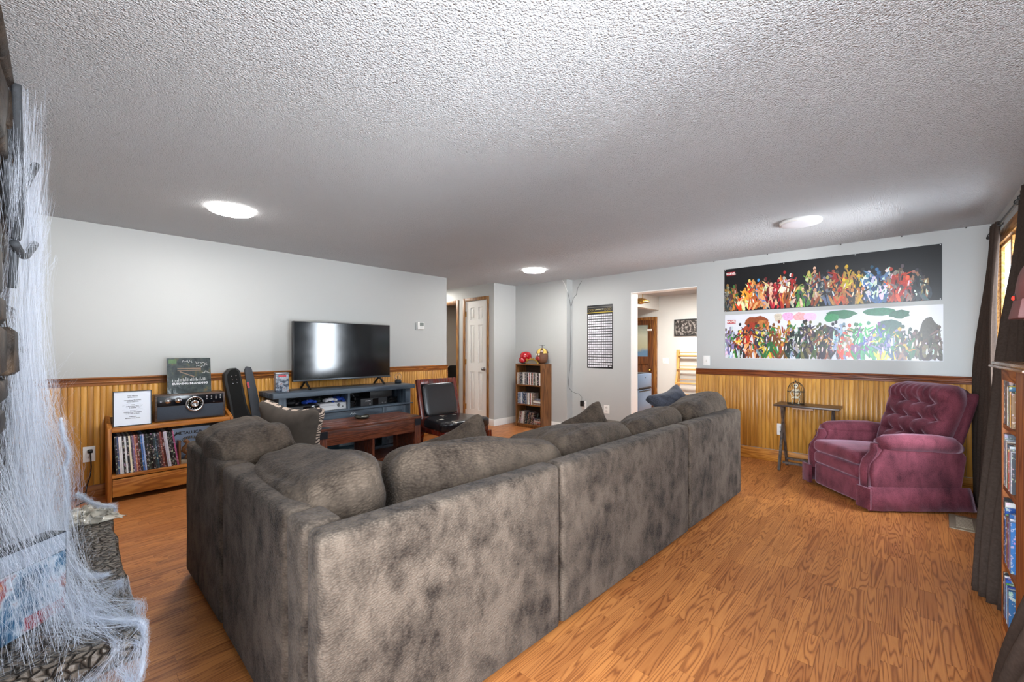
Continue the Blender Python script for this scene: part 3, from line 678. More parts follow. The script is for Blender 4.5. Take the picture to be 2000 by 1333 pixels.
# bamboo rack leaning on the kitchen wall
bam = plain('c79a58', 0.4, var=0.1, scale=40)
t = thing('bamboo_rack', 'bamboo ladder rack with slatted shelves against the kitchen wall', 'rack', (XK-0.02, 2.80, 0))
for y_ in (-0.28, 0.30):
    MB().box(-0.05, 0.0, y_-0.025, y_+0.025, 0, 1.20).build('upright', bam, t, bevel=0.008)
    MB().bar((-0.36, y_-0.03, 0.0), (-0.03, y_-0.03, 1.14), 0.03, 0.03).build('leg', bam, t)
for i, z in enumerate((0.28, 0.56, 0.82, 1.07)):
    dp = 0.30-0.085*i
    for q in range(2):
        xx = -0.05-dp*(q+0.35)/1.4
        MB().box(xx-0.015, xx+0.015, -0.25, 0.27, z+0.012*q, z+0.012*q+0.022).build('shelf_slat', bam, t, bevel=0.003)
    MB().tube([(-0.06, -0.25, z+0.075), (-0.06, 0.27, z+0.075)], 0.007, 6).build('rail', bam, t)
# two-door small refrigerator
blue = plain('7f97b8', 0.3, 0.6, var=0.03)
t = thing('refrigerator', 'small two-door refrigerator with bluish steel doors and black sides, in the kitchen', 'refrigerator', (6.06, 3.10, 0))
MB().box(-0.23, 0.23, -0.21, 0.22, 0.01, 0.845).build('body', M['black'], t, bevel=0.006)
for z0, z1 in ((0.05, 0.595), (0.61, 0.835)):
    d = MB().box(-0.225, 0.225, -0.25, -0.212, z0, z1).build('door', blue, t, bevel=0.008)
    MB().box(-0.20, 0.20, -0.254, -0.245, z1-0.03 if z1 < 0.7 else z0+0.004, z1-0.012 if z1 < 0.7 else z0+0.02).build('handle_recess', M['black'], d)
MB().box(-0.012, 0.012, -0.252, -0.249, 0.77, 0.785).build('badge', M['darkgrey'], t)
t = thing('pendant_lamp', 'brass ceiling lamp hanging in the kitchen near the refrigerator', 'lamp', (6.5, 3.14, 2.02))
MB().lathe([(0.15, -0.03), (0.145, -0.02), (0.09, 0.025), (0.03, 0.04), (0.0, 0.04)][::-1], (0, 0, 0), 24).lathe([(0.0, -0.06), (0.05, -0.055), (0.07, -0.02), (0.0, -0.01)], (0, 0, 0), 16).build('shade', M['brass'], t, smooth=True)
for s in (-1, 1): MB().tube([(0, 0.035*s, 0.035), (0, 0.035*s, CEIL-2.02)], 0.004, 6).build('rod', M['brass'], t)

# ---------------------------------------------------------------- ceiling lights
k = NT('led_diffuser'); k.p(Base_Color=(1, 1, 1, 1), Emission_Color=(1, 0.985, 0.95, 1), Emission_Strength=95.0, Roughness=0.5); M['led'] = k.m
k = NT('led_rim'); k.p(Base_Color=(1, 1, 1, 1), Emission_Color=(1, 0.985, 0.95, 1), Emission_Strength=7.0); M['ledrim'] = k.m
for i, (x, y, lab, lit) in enumerate(((0.83, 3.62, 'lit round flush ceiling light above the record cabinet', 1), (4.18, 3.50, 'lit round flush ceiling light before the closet corner, farthest one', 1), (4.06, 0.585, 'unlit round flush ceiling light near the poster wall', 0))):
    t = thing('ceiling_light', lab, 'ceiling light', (x, y, CEIL), 0, 'round ceiling lights')
    MB().lathe([(0.138, -0.024), (0.143, -0.022), (0.146, 0.0), (0.10, 0.0)], (0, 0, 0), 48).build('rim', M['ledrim'] if lit else M['white'], t, smooth=True)
    MB().lathe([(0.134, -0.0245), (0.128, -0.027), (0.05, -0.029), (0.0, -0.029)][::-1], (0, 0, 0), 48).build('diffuser', M['led'] if lit else plain('e4e4ea', 0.4, var=0.01), t, smooth=True)

# ---------------------------------------------------------------- along the television wall
oakc = wood('cabinet_oak', '8a4e17', 'ad6a27', 'bf7f3a', 'X', 0.4)
oakcz = wood('cabinet_oak_upright', '8a4e17', 'ad6a27', 'bf7f3a', 'Z', 0.4)
rcb = thing('record_cabinet', 'low oak record cabinet with a deep bottom drawer, against the wainscot', 'cabinet', (0.215, 4.535, 0))
CL = 0.84
for x0 in (0.0, CL-0.025):
    MB().prism([(0, 0.0), (0.295, 0.0), (0.295, 0.66), (0.26, 0.66), (0.03, 0.60), (0, 0.585)], x0, x0+0.025, 'YZ').build('side_panel', oakcz, rcb, bevel=0.003)
MB().box(0.026, CL-0.026, 0.006, 0.28, 0.555, 0.593).build('top', oakc, rcb, bevel=0.004)
MB().box(0.026, CL-0.026, 0.004, 0.28, 0.190, 0.215).build('shelf', oakc, rcb, bevel=0.003)
MB().box(0.026, CL-0.026, 0.282, 0.29, 0.05, 0.65).build('back_panel', plain('5a3a1c', 0.6), rcb)
MB().box(0.028, CL-0.028, 0.0, 0.02, 0.045, 0.182).build('drawer', oakc, rcb, bevel=0.003)
# records: a row of sleeves leaning slightly left
cols = ['1c1e2a', '3c4f78', 'e8e6ea', 'e4e8ec', '15151a', 'dfe4ea', '20242c', 'f0e8cf', '4a4250', '8d6f92', 'c07c63', '6a2f2b', '2c2a2a', '3b6fb5', '9db4e2', '17191d', '26302f', '101216', '1b1d22', '2a3b40', '2d4f60', '252430', '52343a', '8a4c44', '4a2020', 'b9b9c8', 'c9c9d6', '14161a', '23272b', '171718', 'a24a78']
labs = {'w': ('thin pale record sleeve in the row on the low oak cabinet shelf', 'pale record sleeves in the oak cabinet'),
        'b': ('dark record sleeve in the row on the low oak cabinet shelf', 'dark record sleeves in the oak cabinet'),
        'c': ('coloured record sleeve in the row on the low oak cabinet shelf', 'coloured record sleeves in the oak cabinet')}
x = 0.2445
for i, h_ in enumerate(cols):
    th = rnd.choice((0.009, 0.011, 0.013)); lean = 0.045+0.09*i/len(cols)
    o = MB().box(-th/2, th/2, 0, 0.25, 0, rnd.uniform(0.296, 0.306)).build('record_sleeve', M['case'])
    o.location = (x+th/2+0.022, 4.558+rnd.uniform(0, 0.006), 0.2165); o.rotation_euler = (0, -lean, 0); x += th+0.0016
    o.color = lin(h_); l_ = lin(h_); lum = sum(l_[:3])/3
    sat = max(l_[:3])-min(l_[:3])
    q = 'w' if lum > 0.45 else ('b' if lum < 0.06 else 'c'); tag(o, '%s record sleeve, %s from the left in the row in the oak cabinet' % ({'w': 'pale', 'b': 'dark', 'c': 'coloured'}[q], ORD[i]), 'record', 'record sleeves in the oak cabinet')
# carved bookend and the two sleeves standing face-out
brn = plain('6f4a2c', 0.4, var=0.25, scale=30)
t = thing('bookend', 'carved brown wooden scroll bookend holding the record row', 'bookend', (0.668, 4.62, 0.2155))
MB().box(-0.008, 0.008, -0.05, 0.05, 0, 0.20).build('upright', wood('bookend_wood', '4a2c14', '6e4422', '855a33', 'Z', 0.35), t, bevel=0.003)
MB().box(0.008, 0.13, -0.05, 0.05, 0, 0.028).build('foot', plain('8c7d68', 0.5), t, bevel=0.004)
sp = [(0.02 + 0.0*0, 0, 0.03)]
cv = [(0.03, 0.185), (0.05, 0.195), (0.062, 0.175), (0.055, 0.15), (0.035, 0.13), (0.03, 0.11), (0.05, 0.095), (0.08, 0.075), (0.10, 0.055), (0.095, 0.035), (0.07, 0.033), (0.05, 0.045), (0.055, 0.065), (0.075, 0.062)]
MB().tube([(a, -0.01, b) for a, b in cv], [0.012, 0.017, 0.018, 0.018, 0.018, 0.018, 0.02, 0.02, 0.02, 0.019, 0.017, 0.015, 0.012, 0.008], 10).build('scroll', brn, t, smooth=True)
MB().tube([(a*0.8+0.012, -0.028, b*0.9+0.01) for a, b in cv[2:12]], 0.008, 8).build('scroll_edge', brn, t, smooth=True)
t = thing('album', 'pale blue record sleeve with black lettering standing behind the carved bookend', 'album', (0.755, 4.70, 0.2165)); t.rotation_euler = (R(-6), 0, 0)
MB().box(-0.155, 0.155, 0, 0.006, 0, 0.29).build('sleeve', plain('9db8d6', 0.25, var=0.1, scale=6), t)
text('title', 'METALLICA', 0.036, M['black'], t, face_mx((0.0, -0.0008, 0.245), '-Y'), bold=0.001)
MB().prism([(-0.128, 0.20), (-0.09, 0.235), (-0.087, 0.262)], -0.0012, -0.0002, 'XZ').prism([(0.128, 0.20), (0.09, 0.235), (0.087, 0.262)], -0.0012, -0.0002, 'XZ').build('title_points', M['black'], t)
b = MB()
for i in range(26):
    a = 0.5+2.3*i/25; b.tube([(0.11*math.cos(a)*1.0+0.01, -0.0006, 0.06+0.13*math.sin(a)), (0.135*math.cos(a)*1.0+0.01, -0.0006, 0.065+0.148*math.sin(a))], 0.0014+0.004*rnd.random(), 4)
b.build('cover_print', plain('6f6a55', 0.4, var=0.4, scale=60), t)
t = thing('album', 'blue grey record sleeve at the back of the oak cabinet shelf, partly behind the sofa', 'album', (0.875, 4.755, 0.2165)); t.rotation_euler = (R(-5), 0, 0)
k = NT('sea_print'); v = k.coord(); z_ = k.n('ShaderNodeSeparateXYZ', {0: v}).outputs[2]
M['sea'] = k.p(Base_Color=k.ramp(k.math('ADD', z_, k.math('MULTIPLY', k.noise(v, 9, 4), 0.06)), [(0.18, 'b9a98c'), (0.22, '9fc0dd'), (0.27, '7fa9d4'), (0.34, '90aecb')]), Roughness=0.25)
MB().box(-0.155, 0.155, 0, 0.006, 0, 0.305).build('sleeve', M['black'], t)
MB().box(-0.12, 0.12, -0.002, 0, 0.02, 0.275).build('cover_print', M['sea'], t)
# framed sheet
t = thing('framed_sheet', 'white printed sheet in a thin black frame standing on the oak cabinet', 'frame', (0.365, 4.575, 0.594)); t.rotation_euler = (R(-7), 0, R(-3))
MB().box(-0.118, 0.118, -0.008, 0.008, 0, 0.006).box(-0.118, 0.118, -0.008, 0.008, 0.278, 0.284).box(-0.118, -0.111, -0.008, 0.008, 0.006, 0.278).box(0.111, 0.118, -0.008, 0.008, 0.006, 0.278).build('frame', M['black'], t)
MB().box(-0.111, 0.111, -0.002, 0.004, 0.006, 0.278).build('sheet', plain('dfe6f2', 0.35, var=0.01), t)
lines = [('Video Machine', .243), ('Special Edition', .231), ('International Movement', .207), ('Annual Network', .195), ('Artists', .170), ('Independent Films', .158), ('in cinemas', .146), ('Honors', .122), ('Outstanding achievement', .110), ('in the field of Music', .098), ('Presented', .074), ('Minister of the Court', .062)]
for s_, z in lines: text('lettering', s_, 0.0105, plain('3a4250', 0.5), t, face_mx((0.0, -0.0026, z), '-Y'), bold=0.0003)
MB().tube([(-0.062, -0.0024, 0.165), (0.0, -0.0024, 0.19), (0.062, -0.0024, 0.165), (0.0, -0.0024, 0.105), (-0.062, -0.0024, 0.13), (-0.03, -0.0024, 0.147), (-0.062, -0.0024, 0.165)], 0.0006, 4).tube([(0.062, -0.0024, 0.13), (0.03, -0.0024, 0.147), (0.062, -0.0024, 0.165)], 0.0006, 4).build('star_emblem', plain('9fa6b4', 0.5), t)
# radio
t = thing('radio', 'retro radio with a big round chrome dial and grey grille on the oak cabinet', 'radio', (0.755, 4.60, 0.598), R(-1))
MB().box(-0.25, 0.25, 0.0, 0.19, 0, 0.225).build('cabinet', wood('radio_wood', '33261f', '4b382e', '5d493d', 'X', 0.35), t, bevel=0.006)
MB().box(-0.235, 0.235, -0.005, 0.0, 0.012, 0.125).build('grille', plain('3d4653', 0.85, var=0.25, scale=300, bump=0.5), t, bevel=0.002)
MB().box(-0.235, 0.235, -0.006, 0.0, 0.127, 0.213).build('control_panel', plain('0d1017', 0.15), t, bevel=0.002)
d = MB().lathe([(0.0, -0.018), (0.018, -0.018), (0.02, -0.024), (0.026, -0.024), (0.03, -0.014), (0.05, -0.012), (0.058, -0.02), (0.066, -0.016), (0.069, -0.004)], (0.02, 0, 0.135), 40, 'Y').build('dial', M['chrome'], t, smooth=True)
MB().lathe([(0.027, -0.0148), (0.056, -0.0148)], (0.02, 0, 0.135), 40, 'Y').build('dial_face', M['blackgloss'], d)
b = MB()
for q in range(16):
    a = q*PI/8; b.box(0.02+0.046*math.cos(a)-0.002, 0.02+0.046*math.cos(a)+0.002, -0.0165, -0.0145, 0.135+0.046*math.sin(a)-0.002, 0.135+0.046*math.sin(a)+0.002)
b.build('dial_mark', M['white'], d)
for x_ in (-0.165, -0.095): MB().lathe([(0.0, -0.026), (0.014, -0.026), (0.016, -0.012), (0.023, -0.012), (0.024, -0.004)], (x_, 0, 0.175), 24, 'Y').build('knob', M['chrome'], t, smooth=True)
MB().lathe([(0.0, -0.014), (0.007, -0.014), (0.008, -0.004)], (-0.212, 0, 0.172), 12, 'Y').build('button', M['chrome'], t)
for q in range(4):
    for dz in (0.0, 0.014, 0.026): MB().box(0.105+q*0.034, 0.113+q*0.034, -0.0095, -0.005, 0.168+dz, 0.174+dz).build('indicator', plain('b9b9b9', 0.4), t)
MB().lathe([(0.0, -0.011), (0.006, -0.011), (0.006, -0.004)], (0.16, 0, 0.143), 12, 'Y').build('button', M['chrome'], t)
# signed album on top of the radio
t = thing('album', 'dark shrink-wrapped record sleeve with white signatures leaning on top of the radio', 'album', (0.752, 4.655, 0.826)); t.rotation_euler = (R(-8), 0, 0)
k = NT('dark_album_print'); v = k.coord(); n_ = k.noise(v, 14, 5, 0.7)
k.p(Base_Color=k.ramp(k.math('MULTIPLY', n_, 1.0), [(0.4, '2e3638'), (0.55, '434d4e'), (0.64, '5f5c45'), (0.72, '7a5a43')]), Roughness=0.12, Coat_Weight=0.6); k.bump(k.noise(v, 14, 3), 0.25, 0.006); M['album'] = k.m
MB().box(-0.158, 0.158, 0, 0.008, 0, 0.315).build('sleeve', M['album'], t)
b = MB()
for z0, z1 in ((0.215, 0.224), (0.20, 0.206)): b.box(-0.085, 0.085, -0.0008, 0, z0, z1)
b.add([(-0.07, -0.0008, 0.19), (0.035, -0.0008, 0.14), (0.035, -0.0008, 0.148), (-0.07, -0.0008, 0.198)], [(0, 1, 2, 3)])
b.build('cover_print', plain('8d745f', 0.3), t)
text('title', 'BURNING BRANDING', 0.026, plain('d9dce0', 0.3), t, face_mx((0.005, -0.001, 0.085), '-Y'), bold=0.0008)
b = MB()
for q in range(24): 
    x_ = -0.12+0.24*q/23; h_ = 0.012+0.03*rnd.random(); b.box(x_-0.0025, x_+0.0025, -0.0009, 0, 0.105, 0.105+h_)
b.build('figure_row', plain('b3b8b8', 0.35), t)
b = MB()
for x0, z0, L, sd in ((-0.05, 0.285, 0.07, 1), (0.04, 0.27, 0.09, 2), (0.05, 0.245, 0.085, 3), (0.09, 0.185, 0.06, 4)):
    q = random.Random(sd); b.tube([(x0+L*i/13, -0.0012, z0+q.uniform(-0.013, 0.013)) for i in range(14)], 0.0011, 4)
b.build('signature', plain('f0f0f0', 0.4), t)
MB().box(-0.145, -0.09, -0.001, 0, 0.268, 0.305).build('sticker', plain('4d6b3f', 0.4, var=0.3, scale=60), t)
# guitar case leaning in the corner of the cabinet
t = thing('guitar_case', 'open black guitar case leaning against the wainscot behind the radio', 'case', (1.235, 4.655, 0.0)); t.rotation_euler = (R(-3), R(-8), 0)
prof = [(-0.085, 0.55), (-0.075, 0.68), (-0.085, 0.93), (-0.075, 1.0), (-0.03, 1.045), (0.03, 1.045), (0.06, 1.01), (0.065, 0.68), (0.085, 0.55), (0.115, 0.45), (0.125, 0.25), (0.10, 0.03), (0.04, 0.0), (-0.04, 0.0), (-0.10, 0.03), (-0.125, 0.25), (-0.115, 0.45)]
MB().prism(prof, 0.0, 0.09, 'XZ').build('shell', plain('1b1c1d', 0.6, var=0.2, scale=60, bump=0.2), t, bevel=0.01)
MB().prism([(x_*0.72, 0.05+z_*0.94) for x_, z_ in prof], -0.004, 0.002, 'XZ').build('lining', plain('0b0c0c', 0.95), t)
MB().prism([(0.075, 0.45), (0.085, 1.01), (0.105, 1.045), (0.145, 1.03), (0.155, 0.95), (0.17, 0.45)], -0.05, -0.02, 'XZ').build('lid', plain('33383f', 0.55), t, bevel=0.008)
MB().box(0.082, 0.10, -0.056, -0.048, 0.83, 0.89).build('tag', plain('b3424d', 0.5), t)
for q in range(6): MB().lathe([(0.0, -0.016), (0.006, -0.014), (0.005, 0.0)], (-0.02+0.034*(q % 2), -0.002, 0.97-0.035*(q//2)), 8, 'Y').build('tuning_peg', M['chrome'], t, smooth=True)
# television stand
ash = wood('charcoal_stand', '2f3843', '45515e', '596774', 'X', 0.45, rings=25.0)
ashz = wood('charcoal_stand_upright', '2f3843', '45515e', '596774', 'Z', 0.45, rings=25.0)
ts = thing('tv_stand', 'charcoal grey television stand with open shelves against the wainscot', 'stand', (2.145, 4.40, 0))
MB().box(-0.80, 0.79, -0.02, 0.43, 0.735, 0.785).build('top', ash, ts, bevel=0.003)
for x0 in (-0.745, 0.67): MB().box(x0, x0+0.07, 0.0, 0.42, 0, 0.734).build('side_panel', ashz, ts, bevel=0.003)
MB().box(-0.674, 0.669, 0.0, 0.42, 0.545, 0.565).build('shelf', ash, ts)
MB().box(-0.77, 0.77, -0.012, 0.0, 0.549, 0.563).build('shelf_edge', ash, ts)
MB().box(-0.05, -0.025, 0.01, 0.41, 0.566, 0.734).build('divider', ashz, ts)
MB().box(-0.674, 0.669, 0.405, 0.42, 0.06, 0.734).build('back_panel', plain('15171a', 0.8), ts)
MB().box(-0.674, 0.669, 0.0, 0.40, 0.06, 0.09).build('bottom', ash, ts)
for x0, x1 in ((-0.67, -0.36), (0.36, 0.665)):
    d = MB().box(x0, x1, -0.004, 0.016, 0.10, 0.54).build('door', ashz, ts, bevel=0.003)
    MB().box(x0+0.05, x1-0.05, -0.006, -0.003, 0.15, 0.49).build('door_panel', plain('3b4652', 0.5), d)
dw = MB().box(-0.355, 0.355, 0.0, 0.018, 0.45, 0.54).build('drawer', ash, ts, bevel=0.003)
k = NT('tinted_black_glass'); k.p(Base_Color=lin('1a2a33'), Roughness=0.08); M['tint'] = k.m
MB().box(-0.28, 0.28, 0.002, 0.01, 0.12, 0.449).build('glass_door', M['tint'], ts)
MB().tube([(-0.03, -0.002, 0.50), (-0.01, -0.003, 0.515), (0.0, -0.002, 0.495), (0.02, -0.003, 0.512), (0.035, -0.002, 0.50)], 0.004, 5).build('scuff', plain('b9bec2', 0.6), dw)
# television
k = NT('screen_gloss'); v = k.coord(); k.p(Base_Color=lin('0d1013'), Roughness=k.math('ADD', k.math('MULTIPLY', k.noise(v, 6, 5, 0.7), 0.10), 0.055)); k.b.inputs['Specular IOR Level'].default_value = 0.9; M['screen'] = k.m
tv = thing('television', 'large black flat television standing on the charcoal stand, screen off', 'television', (2.16, 4.60, 0.786))
MB().box(-0.56, 0.56, 0.0, 0.05, 0.09, 0.725).build('housing', M['black'], tv, bevel=0.004)
MB().box(-0.55, 0.55, -0.003, 0.0, 0.112, 0.717).build('screen', M['screen'], tv)
MB().box(-0.56, 0.56, -0.006, 0.0, 0.09, 0.108).build('lower_bezel', plain('5a5e63', 0.3, 0.8), tv, bevel=0.002)
for s in (-1, 1):
    MB().bar((s*0.43, -0.10, 0.008), (s*0.43, 0.025, 0.10), 0.02, 0.012).bar((s*0.43, 0.15, 0.008), (s*0.43, 0.025, 0.10), 0.02, 0.012).build('foot', M['black'], tv)
t = thing('thermostat', 'small white thermostat with a grey display on the wall right of the television', 'thermostat', (3.325, YL, 1.535))
MB().box(-0.065, 0.065, -0.012, 0, -0.055, 0.045).build('base', plain('b9bab8', 0.4), t, bevel=0.003)
bd = MB().box(-0.048, 0.062, -0.035, -0.012, -0.045, 0.055).build('body', M['white'], t, bevel=0.006)
MB().box(-0.015, 0.048, -0.037, -0.034, 0.0, 0.045).build('display', plain('7c8480', 0.3), bd)
for q in range(3): MB().box(-0.012, 0.045, -0.0375, -0.0345, -0.012-0.009*q, -0.008-0.009*q).build('button', plain('c9c9c6', 0.4), bd)
# things on the stand
k = NT('comic_tin'); v = k.coord(); n_ = k.noise(v, 24, 4, 0.7)
M['tin'] = k.p(Base_Color=k.ramp(n_, [(0.36, '1d2430'), (0.48, '4b5566'), (0.58, 'a9b2bd'), (0.66, '8d5a52'), (0.72, 'd8dce0')]), Roughness=0.3)
t = thing('tin_can', 'tall square tin with a busy grey print at the left end of the stand', 'tin', (1.475, 4.56, 0.786), R(-8))
MB().box(-0.06, 0.06, -0.05, 0.05, 0, 0.19).build('body', M['tin'], t, bevel=0.008)
MB().box(-0.062, 0.062, -0.052, 0.052, 0.178, 0.196).build('lid', plain('8d8f94', 0.3, 0.7), t, bevel=0.004)
MB().box(-0.035, 0.035, -0.0515, -0.0495, 0.155, 0.172).build('red_band', plain('c23a44', 0.4), t)
t = thing('snow_globe', 'small glass globe on a dark base at the right end of the stand', 'globe', (2.835, 4.60, 0.786))
MB().lathe([(0.0, 0.0), (0.04, 0.0), (0.042, 0.03), (0.034, 0.045), (0.0, 0.045)], (0, 0, 0), 24).build('base', plain('22252c', 0.4), t, smooth=True)
k = NT('globe_glass'); k.p(Base_Color=(1, 1, 1, 1), Roughness=0.02, Transmission_Weight=1.0, IOR=1.2); M['globe'] = k.m
MB().soft(0.045, 0.045, 0.045, 1.0, 8, None, (0, 0, 0.085)).build('globe', M['globe'], t, smooth=True)
MB().lathe([(0.0, 0.046), (0.018, 0.046), (0.008, 0.07), (0.012, 0.085), (0.0, 0.105)], (0, 0, 0), 10).build('figurine', plain('b98f55', 0.5), t, smooth=True)
t = thing('game_console', 'black game console at the left of the stand shelf', 'console', (1.635, 4.56, 0.566))
MB().box(-0.16, 0.16, -0.13, 0.13, 0, 0.072).build('body', M['darkgrey'], t, bevel=0.004)
MB().box(0.0, 0.155, -0.134, -0.129, 0.004, 0.068).build('front_plate', M['blackgloss'], t, bevel=0.002)
MB().lathe([(0.0, -0.003), (0.008, -0.003), (0.008, 0.0)], (0.11, -0.133, 0.04), 14, 'Y').build('power_button', M['white'], t)
MB().box(-0.14, -0.02, -0.1325, -0.129, 0.03, 0.036).build('disc_slot', M['black'], t)
t = thing('game_console', 'white game console with a round emblem in the middle of the stand shelf', 'console', (1.955, 4.57, 0.566))
MB().box(-0.145, 0.145, -0.12, 0.12, 0, 0.072).build('body', plain('e3e4e6', 0.35, var=0.02), t, bevel=0.005)
MB().lathe([(0.0, -0.002), (0.017, -0.002), (0.017, 0.0)], (0.055, -0.121, 0.045), 20, 'Y').build('emblem', M['darkgrey'], t)
MB().bar((0.043, -0.1245, 0.057), (0.067, -0.1245, 0.033), 0.004, 0.001).bar((0.043, -0.1245, 0.033), (0.067, -0.1245, 0.057), 0.004, 0.001).build('emblem_cross', M['white'], t)
MB().lathe([(0.0, -0.002), (0.007, -0.002), (0.007, 0.0)], (0.10, -0.121, 0.028), 12, 'Y').build('power_button', M['black'], t)
MB().box(-0.13, 0.02, -0.1215, -0.119, 0.045, 0.048).build('disc_slot', plain('a9aaac', 0.4), t)
t = thing('receiver', 'dark grey audio receiver under a stacked box on the stand shelf', 'receiver', (2.43, 4.57, 0.566))
MB().box(-0.165, 0.165, -0.12, 0.12, 0, 0.085).build('body', M['darkgrey'], t, bevel=0.003)
MB().box(-0.02, 0.05, -0.124, -0.119, 0.006, 0.08).build('display', M['blackgloss'], t)
for x_ in (-0.06, 0.10, 0.135): MB().lathe([(0.0, -0.012), (0.008, -0.012), (0.008, 0.0)], (x_, -0.12, 0.022), 12, 'Y').build('knob', M['steel'], t)
MB().box(-0.11, -0.05, -0.123, -0.119, 0.055, 0.061).build('slot', M['white'], t)
t = thing('media_box', 'black box stacked on the audio receiver, with a bright strip', 'box', (2.53, 4.57, 0.652))
MB().box(-0.15, 0.13, -0.115, 0.11, 0, 0.075).build('body', M['black'], t, bevel=0.003)
MB().box(-0.14, 0.06, -0.117, -0.1, 0.0752, 0.079).build('light_strip', M['white'], t)
def controller(lab, loc, rz, mat, rx=0):
    t = thing('game_controller', lab, 'controller', loc, rz, 'game controllers on the stand')
    t.rotation_euler.x = rx
    body = MB().soft(0.055, 0.03, 0.018, 0.7, 6, None, (0, 0, 0.03))
    for s in (-1, 1): body.soft(0.02, 0.042, 0.016, 0.8, 5, None, (s*0.055, -0.02, 0.024))
    body.build('body', mat, t, smooth=True)
    for s in (-1, 1): MB().lathe([(0.006, 0), (0.006, 0.008), (0.010, 0.009), (0.010, 0.012), (0, 0.012)], (s*0.025, -0.01+0.01*s, 0.044), 10).build('thumbstick', M['black'], t)
    return t
controller('blue game controller on the black console', (1.72, 4.53, 0.639), R(20), plain('2b50b8', 0.4))
controller('blue game controller at the right end of the white console', (2.045, 4.55, 0.645), R(-15), plain('2446a8', 0.4), R(25))
controller('white game controller on the white console', (1.935, 4.52, 0.64), R(10), plain('dfe2e8', 0.4))
controller('dark green game controller lying at the left end of the white console', (1.855, 4.60, 0.64), R(40), plain('2b332c', 0.5))
controller('black game controller on the left part of the black console', (1.555, 4.52, 0.64), R(-30), M['darkgrey'])
def cables(lab, loc, sd, n=7, rad=0.07):
    q = random.Random(sd); b = MB()
    for i in range(n):
        a = q.random()*6; r_ = rad*q.uniform(0.6, 1); h_ = 0.012+q.random()*0.06
        b.tube([(r_*math.cos(a+j*0.5), 0.6*r_*math.sin(a+j*0.5), h_*(0.5+0.5*math.sin(j*0.9+i))+0.005) for j in range(11)], 0.0045, 5)
    o = b.build('cable_tangle', M['black'], None, smooth=True); o.location = loc
    return tag(o, lab, 'cables')
cables('tangled black cables at the right end of the stand shelf', (2.715, 4.54, 0.566), 3, 10)
cables('tangled black cables beside the audio receiver', (2.19, 4.52, 0.566), 5, 8, 0.06)
cables('loose black headset cables on the left of the stand shelf', (1.60, 4.64, 0.639), 6, 5, 0.09)
t = thing('headset', 'black headset lying between the two consoles and the receiver', 'headset', (2.20, 4.60, 0.63))
MB().tube([(0.06*math.cos(a), 0.0, 0.07*math.sin(a)+0.01) for a in [PI*i/12 for i in range(13)]], 0.008, 6).build('band', M['darkgrey'], t, smooth=True)
for s in (-1, 1): MB().soft(0.018, 0.035, 0.04, 0.8, 4, None, (s*0.06, 0, 0)).build('ear_cup', M['black'], t, smooth=True)
# coffee table
dkw = wood('walnut_table', '4a271a', '68392a', '82503c', 'X', 0.3, coat=0.15)
dkz = wood('walnut_leg', '4a271a', '68392a', '82503c', 'Z', 0.3)
ct = thing('coffee_table', 'dark reddish lift-top coffee table with black corner plates', 'table', (2.07, 4.00, 0), R(-1))
for q in range(4):
    MB().box(-0.535, 0.535, -0.235+q*0.1175, -0.235+q*0.1175+0.116, 0.475, 0.50).build('top_plank', dkw, ct, bevel=0.003)
MB().box(-0.47, 0.47, -0.215, -0.195, 0.335, 0.474).build('front_panel', dkw, ct, bevel=0.002)
MB().box(-0.47, 0.47, 0.195, 0.215, 0.335, 0.474).build('rear_panel', dkw, ct, bevel=0.002)
for s in (-1, 1):
    MB().box(min(s*0.50, s*0.48), max(s*0.50, s*0.48), -0.15, 0.15, 0.10, 0.474).build('side_panel', dkw, ct)
    for u in (-1, 1):
        l_ = MB().box(s*0.495-0.035, s*0.495+0.035, u*0.195-0.03, u*0.195+0.03, 0, 0.474).build('leg', dkz, ct, bevel=0.003)
        pl = MB().box(s*0.495-0.036, s*0.495+0.036, u*0.2275-0.003, u*0.2275+0.0, 0.405, 0.472).build('corner_plate', plain('2a2f36', 0.4, 0.6), l_)
    MB().box(s*0.48-0.05, s*0.48+0.05, -0.236, -0.15, 0.5, 0.5012).build('top_plate', plain('2a2f36', 0.4, 0.6), ct)
MB().box(-0.47, 0.47, -0.19, 0.19, 0.335, 0.345).build('tray_floor', dkw, ct)
MB().box(-0.47, 0.47, -0.19, 0.19, 0.09, 0.115).build('lower_shelf', dkw, ct)
MB().box(-0.012, 0.012, -0.20, 0.19, 0.116, 0.334).build('divider', dkz, ct)
t = thing('ashtray', 'round dark ashtray with bent rim on the coffee table', 'ashtray', (2.08, 4.06, 0.5005))
n = 32; vs = []; fs = []
for r_, z_ in ((0.0, 0.004), (0.05, 0.004), (0.065, 0.02), (0.078, 0.026), (0.07, 0.012), (0.05, 0.0)):
    for j in range(n):
        a = 2*PI*j/n; zz = z_+(0.006*math.sin(4*a) if z_ > 0.015 else 0); vs.append((r_*math.cos(a), r_*math.sin(a), zz))
for i in range(5):
    for j in range(n): fs.append((i*n+j, i*n+(j+1) % n, (i+1)*n+(j+1) % n, (i+1)*n+j))
MB().add(vs, fs).build('dish', plain('3c3b34', 0.25, 0.3, var=0.3, scale=50), t, smooth=True)
MB().bar((-0.03, -0.05, 0.03), (0.03, -0.062, 0.028), 0.007).build('cigarette', plain('d8cfc0', 0.6), t)
